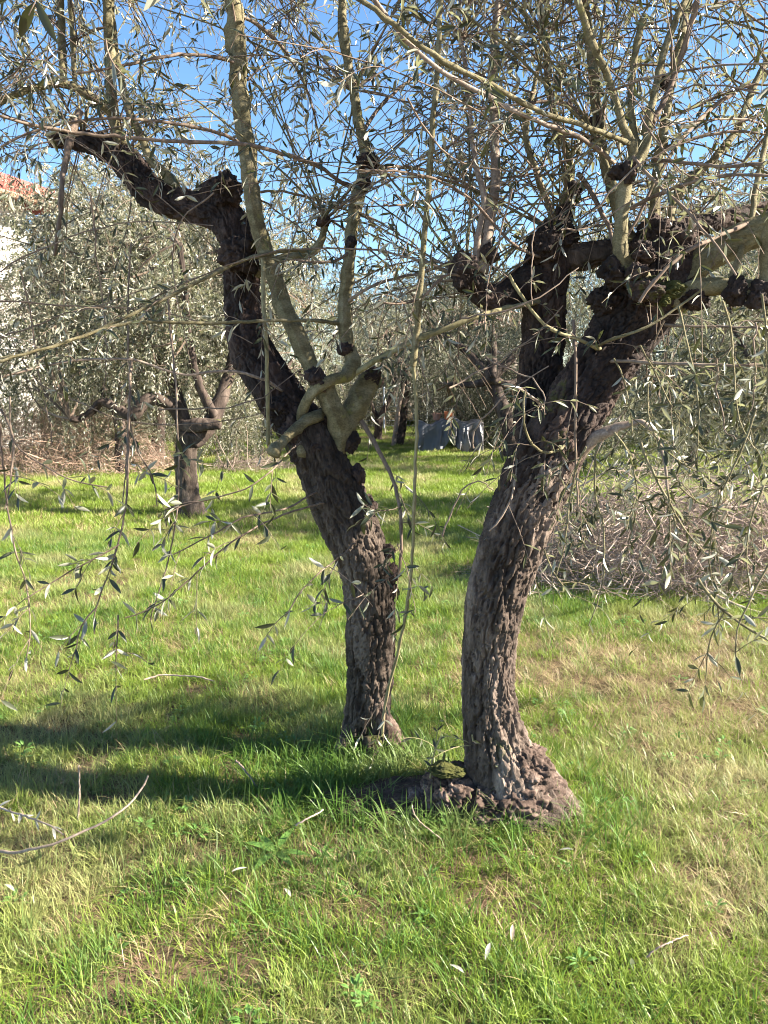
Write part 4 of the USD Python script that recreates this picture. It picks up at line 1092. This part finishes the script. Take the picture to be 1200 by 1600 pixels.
# ------------------------------------------------------------------ brush piles
def brush(name, label, center, rx, ry, h, n, n_big, mat, seed, length, leaf=0, group=None):
    rng = np.random.default_rng(seed)
    c = np.r_[center, float(gh(*center))]
    t = thing(name, label, 'brush pile', c)

    def sticks(m, L):
        a, r = rng.uniform(0, 6.28, m), np.sqrt(rng.uniform(0, 1, m))
        x, y = np.cos(a) * r * rx, np.sin(a) * r * ry
        z = h * (1 - r ** 2.2) * rng.uniform(.05, 1.05, m) + .02
        d = unit(np.stack([rng.normal(0, 1, m), rng.normal(0, 1, m), rng.normal(0, .62, m)], -1))
        ln = rng.uniform(*L, m)[:, None, None]
        u = np.linspace(-.5, .5, 6)[None, :, None]
        bend = rng.normal(0, .55, (m, 1, 3))
        p = np.stack([x, y, z], -1)[:, None] + ln * (d[:, None] * u + bend * (u * u - .1)) + rng.normal(0, .012, (m, 6, 3))
        p[..., 2] = np.maximum(p[..., 2], .01)
        return p
    for q in sticks(n_big, (.7, 1.5)):
        p, _, _ = spline(q, np.ones(6), 12)
        w = rng.uniform(.006, .013)
        part(t, 'stick', tube(p, np.linspace(w, w * .4, 12), 6), mat, smooth=True)
    S = sticks(n, length)
    part(t, 'twigs', tubes(S, rng.uniform(.002, .0045, n), .001, 3), mat, kind='stuff')
    if leaf:
        part(t, 'leaves', leaves_on(S[:leaf], 6, .1, (.035, .06), (.2, .28), rng, 0), 'dead_leaf', kind='stuff')
    return t


g = G(1050, 925)
brush('brush_pile', 'heap of bare grey brown prunings on the grass at right', (2.35, 6.0), 1.5, .75, .85, 2600, 60, 'brush_twig', 801, (.25, .9))
g = G(90, 745)
brush('brush_pile', 'reddish brown heap of cut branches with dry leaves at far left', (g[0] - .4, g[1] + .9), 2.3, 1.3, 1.15, 2600, 50, 'red_brush', 802, (.3, 1.0), 1500)
g = G(395, 735)
brush('brush_pile', 'low scatter of grey prunings right of the small left tree', (g[0], g[1]), .75, .6, .22, 420, 14, 'brush_twig', 803, (.2, .7))

# ------------------------------------------------------------------ covered table
g = G(703, 708)
TX, TY = g[0], g[1] + .35
TZ = float(gh(TX, TY))
tb = thing('table', 'low wooden table hidden under the two grey covers', 'table', (TX, TY, TZ))
tm = trimesh.creation.box([1.35, .55, .05]); tm.apply_translation([0, 0, .60]); part(tb, 'tabletop', tm, 'weathered_wood')
for sx in (-1, 1):
    for sy in (-1, 1):
        m = trimesh.creation.box([.06, .06, .62]); m.apply_translation([sx * .6, sy * .22, .26]); part(tb, 'leg', m, 'weathered_wood')


def cover(name, label, x0, x1, mat, seed, hem_front, top, gap=None, fq=9.0, slant=2.0, amp=.055):
    """A sheet laid over the table: across x, and down the front and back, with hanging folds."""
    rng = np.random.default_rng(seed)
    nx, ns = 90, 110
    u = np.linspace(0, 1, nx)[:, None] * np.ones((1, ns))
    s = np.linspace(-1, 1, ns)[None] * np.ones((nx, 1))          # -1 front hem, 0 middle of the top, 1 back hem
    half = .33
    L = hem_front
    a = np.abs(s) * (half + L)
    ontop = np.minimum(a, half)
    drop = np.maximum(a - half, 0)
    x = x0 + (x1 - x0) * u
    q = np.stack([u * 3.1 + seed, s * 1.2, 0 * u], -1)
    ph = fbm(q * 1.1, 3, seed) * 7
    fold = np.sin(u * fq + ph * 1.4 + drop * slant) * .6 + np.sin(u * fq * 2.1 + ph * 2 + 1.3 - drop * slant * .6) * .25
    yy = np.sign(s) * (ontop + drop * .10 + fold * amp * ss(0, .3, drop))
    sag = .06 * fbm(np.stack([x * 4, s * 3, 0 * u], -1), 3, seed + 2) * 2
    z = top(u) + sag - drop + .02 * fold * ss(0, .1, drop)
    edge = ss(.86, 1.0, u) + ss(.14, 0.0, u)
    z = z - edge * .10 * ss(0, .2, drop)
    xx = x + .05 * fbm(np.stack([u * 5, s * 4, 0 * u + 3], -1), 3, seed + 5) + fold * .02 * drop
    if gap is not None:
        lift = gap(u) * ss(.05, .45, drop)
        z = z + lift
    z = np.maximum(z, .012 + .01 * (fold + 1))
    v = np.stack([xx, yy, z], -1).reshape(-1, 3)
    i, j = np.meshgrid(np.arange(nx - 1), np.arange(ns - 1), indexing='ij')
    a_ = (i * ns + j).ravel()
    f = np.stack([a_, a_ + ns, a_ + ns + 1, a_ + 1], 1)
    f = np.vstack([f[:, [0, 1, 2]], f[:, [0, 2, 3]]])
    n = unit(trimesh.Trimesh(v, f, process=False).vertex_normals)
    m = len(v)
    v2 = np.vstack([v, v - n * .004])
    f2 = np.vstack([f, f[:, ::-1] + m])
    p = part('/World', name, (v2 + [TX, TY, TZ], f2), mat, smooth=True)
    tag(p, label, 'cover')


cover('cloth_cover', 'blue grey cloth cover draped over the left of the low table', -.74, .10, 'tarp_blue', 3, .66, lambda u: .66 + .06 * np.cos(u * 9) + .06 * u, gap=lambda u: .42 * ss(.66, 1.0, u), amp=.06)
cover('cloth_cover', 'shiny dark grey cover with deep folds over the right of the table', .06, .76, 'tarp_grey', 8, .68, lambda u: .76 - .10 * u + .05 * np.cos(u * 7), gap=lambda u: .30 * ss(.22, 0.0, u), fq=14.0, slant=5.0, amp=.13)
bk = thing('bucket', 'orange bucket standing on the covered table between the sheets', 'bucket', (TX + .0, TY + .12, TZ + .70))
prof = np.array([[0, .004], [.085, .004], [.105, .2], [.112, .2], [.112, .215], [.100, .215], [.08, .02], [0, .02]])
part(bk, 'body', trimesh.creation.revolve(prof, sections=24), 'orange_plastic', smooth=40)
an = np.linspace(0, np.pi, 14)
part(bk, 'handle', tube(np.stack([np.cos(an) * .11, np.sin(an) * .05 - .02, .2 + np.sin(an) * .09], 1), np.full(14, .004), 6), 'fence_metal')
pt = thing('flower_pot', 'pinkish terracotta pot standing behind the blue grey cover', 'flower pot', (TX - .28, TY + .1, TZ + .72))
part(pt, 'body', trimesh.creation.revolve(np.array([[0, 0], [.07, 0], [.10, .13], [.12, .13], [.12, .165], [.10, .165], [.09, .12], [0, .12]]), sections=24), 'far_roof', smooth=40)

# ------------------------------------------------------------------ garden fence and pale frames far behind
FY = 27.0
fe = thing('wire_fence', 'pale garden fence of posts and wires glimpsed between the trunks', 'fence', (-2.0, FY, 0))
xs = np.arange(-5.5, 9.5, 1.5)
for x in xs:
    z = float(gh(x - 2, FY))
    p = trimesh.creation.cylinder(.035, 1.5, sections=10); p.apply_translation([x, 0, .72 + z])
    part(fe, 'post', p, 'fence_white', smooth=40)
for zz in np.arange(.15, 1.45, .16):
    part(fe, 'wire', tube(np.array([[x, 0.04, zz + float(gh(x - 2, FY)) + .01 * math.sin(x * 3)] for x in xs]), np.full(len(xs), .006), 4), 'fence_metal')
tu = thing('polytunnel', 'low pale green plastic garden tunnel behind the fence', 'polytunnel', (.2, 29.5, 0))
an = np.linspace(0, np.pi, 20)
sh = np.stack([np.cos(an) * 1.1, np.zeros(20), np.sin(an) * 1.0], 1)
vv, ff = [], []
for k in range(14):
    vv.append(sh * [1, 1, 1 + .02 * math.sin(k * 2.1)] + [0, k * .4, 0])
vv = np.vstack(vv)
i, j = np.meshgrid(np.arange(13), np.arange(19), indexing='ij')
a = (i * 20 + j).ravel()
part(tu, 'sheet', (vv, np.stack([a, a + 20, a + 21, a + 1], 1)), 'fence_white', smooth=True)
for k in range(0, 14, 3):
    part(tu, 'hoop', tube(sh * 1.02 + [0, k * .4, 0], np.full(20, .025), 6), 'fence_metal', smooth=True)

# ------------------------------------------------------------------ sticks, fallen leaves, weeds on the grass
def ground_stick(label, rows, w0, w1, mat, seed, lift=.03, name='fallen_twig', leaves=0):
    pts = []
    for x, y, h in rows:
        q = G(x, y)
        d = ray(x, y)
        k = (EYE - h) / -d[2]
        q = np.array([0, 0, EYE]) + d * k
        pts.append(q)
    pts = np.array(pts)
    n = 24
    p, _, s = spline(pts, np.ones(len(pts)), n)
    p[:, 2] += gh(p[:, 0], p[:, 1])
    k = np.linalg.norm(p.mean(0) - [0, 0, EYE]) / FPX / 2
    base = np.r_[p[0][:2], float(gh(p[0][0], p[0][1]))]
    t = thing(name, label, 'twig', base)
    rng = np.random.default_rng(seed)
    part(t, 'stem', tube(p + rng.normal(0, .001, p.shape), np.linspace(w0, w1, n) * k, 6), mat, smooth=True, loc=base)
    if leaves:
        v, f = leaves_on(p[None], leaves, .05, (.035, .05), (.2, .26), rng, 2)
        m = len(v) // leaves
        for q in range(leaves):
            part(t, 'leaf', (v.reshape(leaves, m, 3)[q], f[:len(f) // leaves]), 'pale_leaf', smooth=60, loc=base)
    return t


ground_stick('long curved bare twig arching over the grass at lower left', [(-20, 1330, .04), (40, 1332, .08), (90, 1318, .12), (150, 1290, .16), (200, 1258, .20), (231, 1212, .26)], 4.5, 3, 'pink_bark', 1)
ground_stick('short upright stalk standing beside the curved twig', [(121, 1285, .0), (124, 1240, .10), (123, 1195, .18)], 3.2, 2, 'pink_bark', 2)
ground_stick('dry twig leaning in the shadow left of the left trunk', [(368, 1186, .08), (385, 1205, .06), (402, 1228, .02)], 3, 2.5, 'brush_twig', 3)
ground_stick('silvery leaved cutting lying at the left edge', [(-10, 1262, .05), (30, 1272, .09), (70, 1285, .10), (100, 1305, .06)], 3, 2, 'brush_twig', 4, leaves=10)
ground_stick('thin forked twig lying on sunlit grass left of the trunk', [(225, 1058, .05), (260, 1050, .06), (300, 1054, .06), (335, 1064, .04)], 3, 2, 'brush_twig', 5)
ground_stick('dry twig crossing the grass below the left trunk', [(462, 1290, .08), (485, 1278, .10), (505, 1265, .08)], 2.6, 2, 'brush_twig', 6)
ground_stick('bare twig in front of the burl foot', [(645, 1262, .02), (665, 1300, .07), (690, 1320, .03)], 2.6, 1.6, 'brush_twig', 7)
ground_stick('pale dry stem in the lower right grass', [(1010, 1500, .03), (1040, 1480, .06), (1075, 1470, .04)], 2.6, 1.6, 'brush_twig', 8)

rng = np.random.default_rng(31)
for n, (x, y, lab) in enumerate(((25, 1420, 'pale fallen leaf near the left edge'), (300, 945, 'silvery fallen leaf on the sunlit grass below the hanging shoot'), (362, 1390, 'pale fallen leaf left of the broad weed'), (455, 1428, 'small white fallen leaf below the broad weed'),
                                 (725, 1555, 'curled pale leaf at the bottom right of centre'), (895, 1362, 'whitish fallen leaf below the burl at right'), (765, 1510, 'pale fallen leaf in the lower middle grass'), (985, 1530, 'dull fallen leaf in the dry patch at lower right'), (800, 1480, 'brown fallen leaf on the bare patch'))):
    q = G(x, y); q[2] = gh(q[0], q[1]) + .055
    d = unit(rng.normal(0, 1, 3) * [1, 1, .2])
    t = part('/World', 'fallen_leaf', leaf_mesh(q[None], d[None], np.array([[.1, .1, 1.0]]), .05, .013, 2, .2), 'pale_leaf' if n != 8 else 'dead_leaf', smooth=60)
    tag(t, lab, 'leaf', 'single fallen leaves in the grass')
for n, (x, y, lab, k, L) in enumerate(((430, 1338, 'broad green weed leaves right of the long curved twig', 6, .13), (505, 1345, 'small weed rosette by the dark soil below the left trunk', 7, .07))):
    q = G(x, y); q[2] = gh(q[0], q[1]) + .012
    t = thing('weed', lab, 'weed', q)
    for m in range(k):
        a = 6.28 * m / k + rng.uniform(-.4, .4)
        d = np.array([math.cos(a), math.sin(a), .45])
        part(t, 'leaf', leaf_mesh(q[None], d[None], np.array([[-d[0] * .3, -d[1] * .3, 1.0]]), L * rng.uniform(.7, 1.1), L * .22, 2, .35, .1), 'weed_leaf', smooth=60, loc=q)

# ------------------------------------------------------------------ grass
GR = '/World/grass'
pi = UsdGeom.PointInstancer.Define(stage, GR)
tag(pi.GetPrim(), 'rough winter grass of green blades and dry straw across the grove', 'grass', kind='stuff')


def tuft(rng, n, radius, h, width, curl=.6, segs=3, flat=0.0):
    a, r = rng.uniform(0, 6.28, n), np.sqrt(rng.uniform(0, 1, n)) * radius
    base = np.stack([np.cos(a) * r, np.sin(a) * r, np.full(n, -.01)], -1)
    az = a + rng.normal(0, 1.2, n)
    lean = np.abs(rng.normal(0, .38, n)) + flat
    d = np.stack([np.cos(az) * np.sin(lean), np.sin(az) * np.sin(lean), np.cos(lean)], -1)
    hz = np.stack([np.cos(az), np.sin(az), 0 * az], -1)
    side = np.stack([-np.sin(az + rng.normal(0, .6, n)), np.cos(az), 0 * az], -1)
    L = rng.uniform(*h, n)[:, None]
    c = rng.uniform(0, curl, n)[:, None]
    w = rng.uniform(*width, n)[:, None]
    rows = []
    for k in range(segs):
        u = k / segs
        p = base + L * (d * u + hz * c * u * u - np.array([0, 0, 1.0]) * c * .55 * u * u)
        ww = w * (1 - u * u * .55) / 2
        rows += [p - side * ww, p + side * ww]
    rows.append(base + L * (d + hz * c - np.array([0, 0, 1.0]) * c * .55))
    v = np.stack(rows, 1)
    m = v.shape[1]
    tri = []
    for k in range(segs - 1):
        a_ = 2 * k
        tri += [[a_, a_ + 1, a_ + 3], [a_, a_ + 3, a_ + 2]]
    tri.append([2 * segs - 2, 2 * segs - 1, m - 1])
    f = np.array(tri)[None] + (np.arange(n) * m)[:, None, None]
    return v.reshape(-1, 3), f.reshape(-1, 3)


gr = np.random.default_rng(71)
protos, kinds = [], {}


def proto(kind, mesh, mat):
    pth = f'{GR}/{kind}_{sum(1 for k in protos if kind in k):03d}' if any(kind in k for k in protos) else f'{GR}/{kind}'
    usdkit.mesh(stage, pth, mesh, '/World/Looks/' + mat)
    kinds.setdefault(kind, []).append(len(protos))
    protos.append(pth)


for k in range(4):
    proto('green_tuft', tuft(gr, 36, .05, (.030, .088), (.0014, .0031), .85), 'grass_green')
for k in range(3):
    proto('deep_tuft', tuft(gr, 30, .045, (.045, .115), (.0016, .0035), .85), 'grass_deep')
for k in range(3):
    proto('dry_tuft', tuft(gr, 28, .055, (.030, .095), (.0010, .0022), 1.0, flat=.35), 'grass_dry')
for k in range(3):
    proto('thatch_tuft', tuft(gr, 34, .06, (.03, .08), (.0010, .0026), .8, flat=1.0), 'thatch')
for k in range(2):
    proto('long_tuft', tuft(gr, 14, .04, (.09, .20), (.0024, .0046), .8, 4), 'grass_deep')
for k in range(3):
    m_ = 14
    a_ = gr.uniform(0, 6.28, m_)
    d_ = np.stack([np.cos(a_), np.sin(a_), gr.uniform(.1, .9, m_)], -1)
    b_ = np.stack([np.cos(a_) * .012, np.sin(a_) * .012, gr.uniform(.01, .035, m_)], -1)
    proto('weed_tuft', leaf_mesh(b_, d_, np.tile([0, 0, 1.0], (m_, 1)), gr.uniform(.014, .032, m_), gr.uniform(.007, .013, m_), 1, .3, .1), 'weed_leaf')
for k in range(3):
    proto('far_tuft', tuft(gr, 60, .14, (.05, .10), (.003, .0065), .6), 'grass_green')
for k in range(2):
    proto('far_dry_tuft', tuft(gr, 44, .14, (.04, .11), (.003, .006), .8, flat=.3), 'grass_dry')

pos, idx, scl = [], [], []
bands = [(1.2, 2.2, 760), (2.2, 3.4, 760), (3.4, 5.2, 640), (5.2, 8.0, 420), (8.0, 13.0, 150), (13.0, 20.0, 70), (20.0, 34.0, 25)]
for y0, y1, dens in bands:
    ym = y1
    hw = ym * .56 + .9
    n = int(2 * hw * (y1 - y0) * dens)
    x, y = gr.uniform(-hw, hw, n), gr.uniform(y0, y1, n)
    q = np.stack([x, y, 0 * x], -1)
    dry = fbm(q * 1.1 + 5, 3, 21) + .30 * np.exp(-((x - 1.5) ** 2 / 1.1 + (y - 3.9) ** 2 / .9)) + .1 * np.exp(-((x - 1.2) ** 2 / .5 + (y - 2.6) ** 2 / .5)) - .10
    bare = fbm(q * 2.6 + 9, 3, 33)
    deep = fbm(q * .8 + 2, 3, 45)
    z = gh(x, y)
    far = y0 >= 8
    for k in range(n):
        # bare foot of the burl and trunks
        if (x[k] - .41) ** 2 + (y[k] - 2.62) ** 2 < .02 or (x[k] + .07) ** 2 + (y[k] - 3.08) ** 2 < .012 or ((x[k] - .17) / .15) ** 2 + ((y[k] - 2.58) / .12) ** 2 < .9 or ((x[k] - .10) / .30) ** 2 + ((y[k] - 2.63) / .13) ** 2 < gr.uniform(0, 1.0):
            continue
        if not far and bare[k] > .20 and gr.random() < .68:
            kd = 'thatch_tuft'
        else:
            p_dry = np.clip(.34 + (.16 if y[k] < 2.6 else 0) + dry[k] * 1.7, .06, .8) * (1 if y[k] < 9 else .5)
            if gr.random() < p_dry:
                kd = 'far_dry_tuft' if far else ('dry_tuft' if gr.random() < .68 else 'thatch_tuft')
            elif far:
                kd = 'far_tuft'
            else:
                kd = 'weed_tuft' if gr.random() < .03 else 'deep_tuft' if gr.random() < np.clip(.15 + deep[k] * 1.5, .04, .6) else 'green_tuft'
        pos.append((x[k], y[k], z[k]))
        idx.append(kinds[kd][gr.integers(len(kinds[kd]))])
        scl.append(gr.uniform(.7, 1.25) * (1.0 if y[k] < 5 or far else 1.15))
# long rank blades round the two feet and in the shade
for cx, cy, rr, n in ((-.08, 2.85, .28, 190), (.16, 2.50, .2, 40), (-.12, 2.62, .22, 60), (.45, 2.42, .25, 40), (-.35, 2.75, .3, 60), (.05, 3.2, .3, 50), (.7, 2.55, .25, 20), (-.5, 2.3, .5, 12), (.3, 2.1, .5, 10), (.9, 2.2, .5, 10)):
    for _ in range(n):
        x, y = gr.normal(cx, rr * .6), gr.normal(cy, rr * .5)
        if (x - .41) ** 2 + (y - 2.62) ** 2 < .025 or ((x - .17) / .16) ** 2 + ((y - 2.58) / .12) ** 2 < 1 or ((x - .12) / .2) ** 2 + ((y - 2.64) / .10) ** 2 < gr.uniform(0, 1):
            continue
        pos.append((x, y, float(gh(x, y)))); idx.append(kinds['long_tuft'][gr.integers(2)]); scl.append(gr.uniform(.55, 1.05))
n = len(pos)
a = gr.uniform(0, np.pi, n)
tx, ty = gr.normal(0, .07, n), gr.normal(0, .07, n)
qt = np.stack([np.cos(a), tx, ty, np.sin(a)], 1)
qt /= np.linalg.norm(qt, axis=1, keepdims=True)
pi.CreatePrototypesRel().SetTargets([Sdf.Path(x) for x in protos])
pi.CreatePositionsAttr(Vt.Vec3fArray.FromNumpy(np.array(pos, np.float32)))
pi.CreateProtoIndicesAttr(Vt.IntArray.FromNumpy(np.array(idx, np.int32)))
pi.CreateScalesAttr(Vt.Vec3fArray.FromNumpy(np.repeat(np.array(scl, np.float32)[:, None], 3, 1)))
pi.CreateOrientationsAttr(Vt.QuathArray([Gf.Quath(float(w), float(x), float(y), float(z)) for w, x, y, z in qt]))
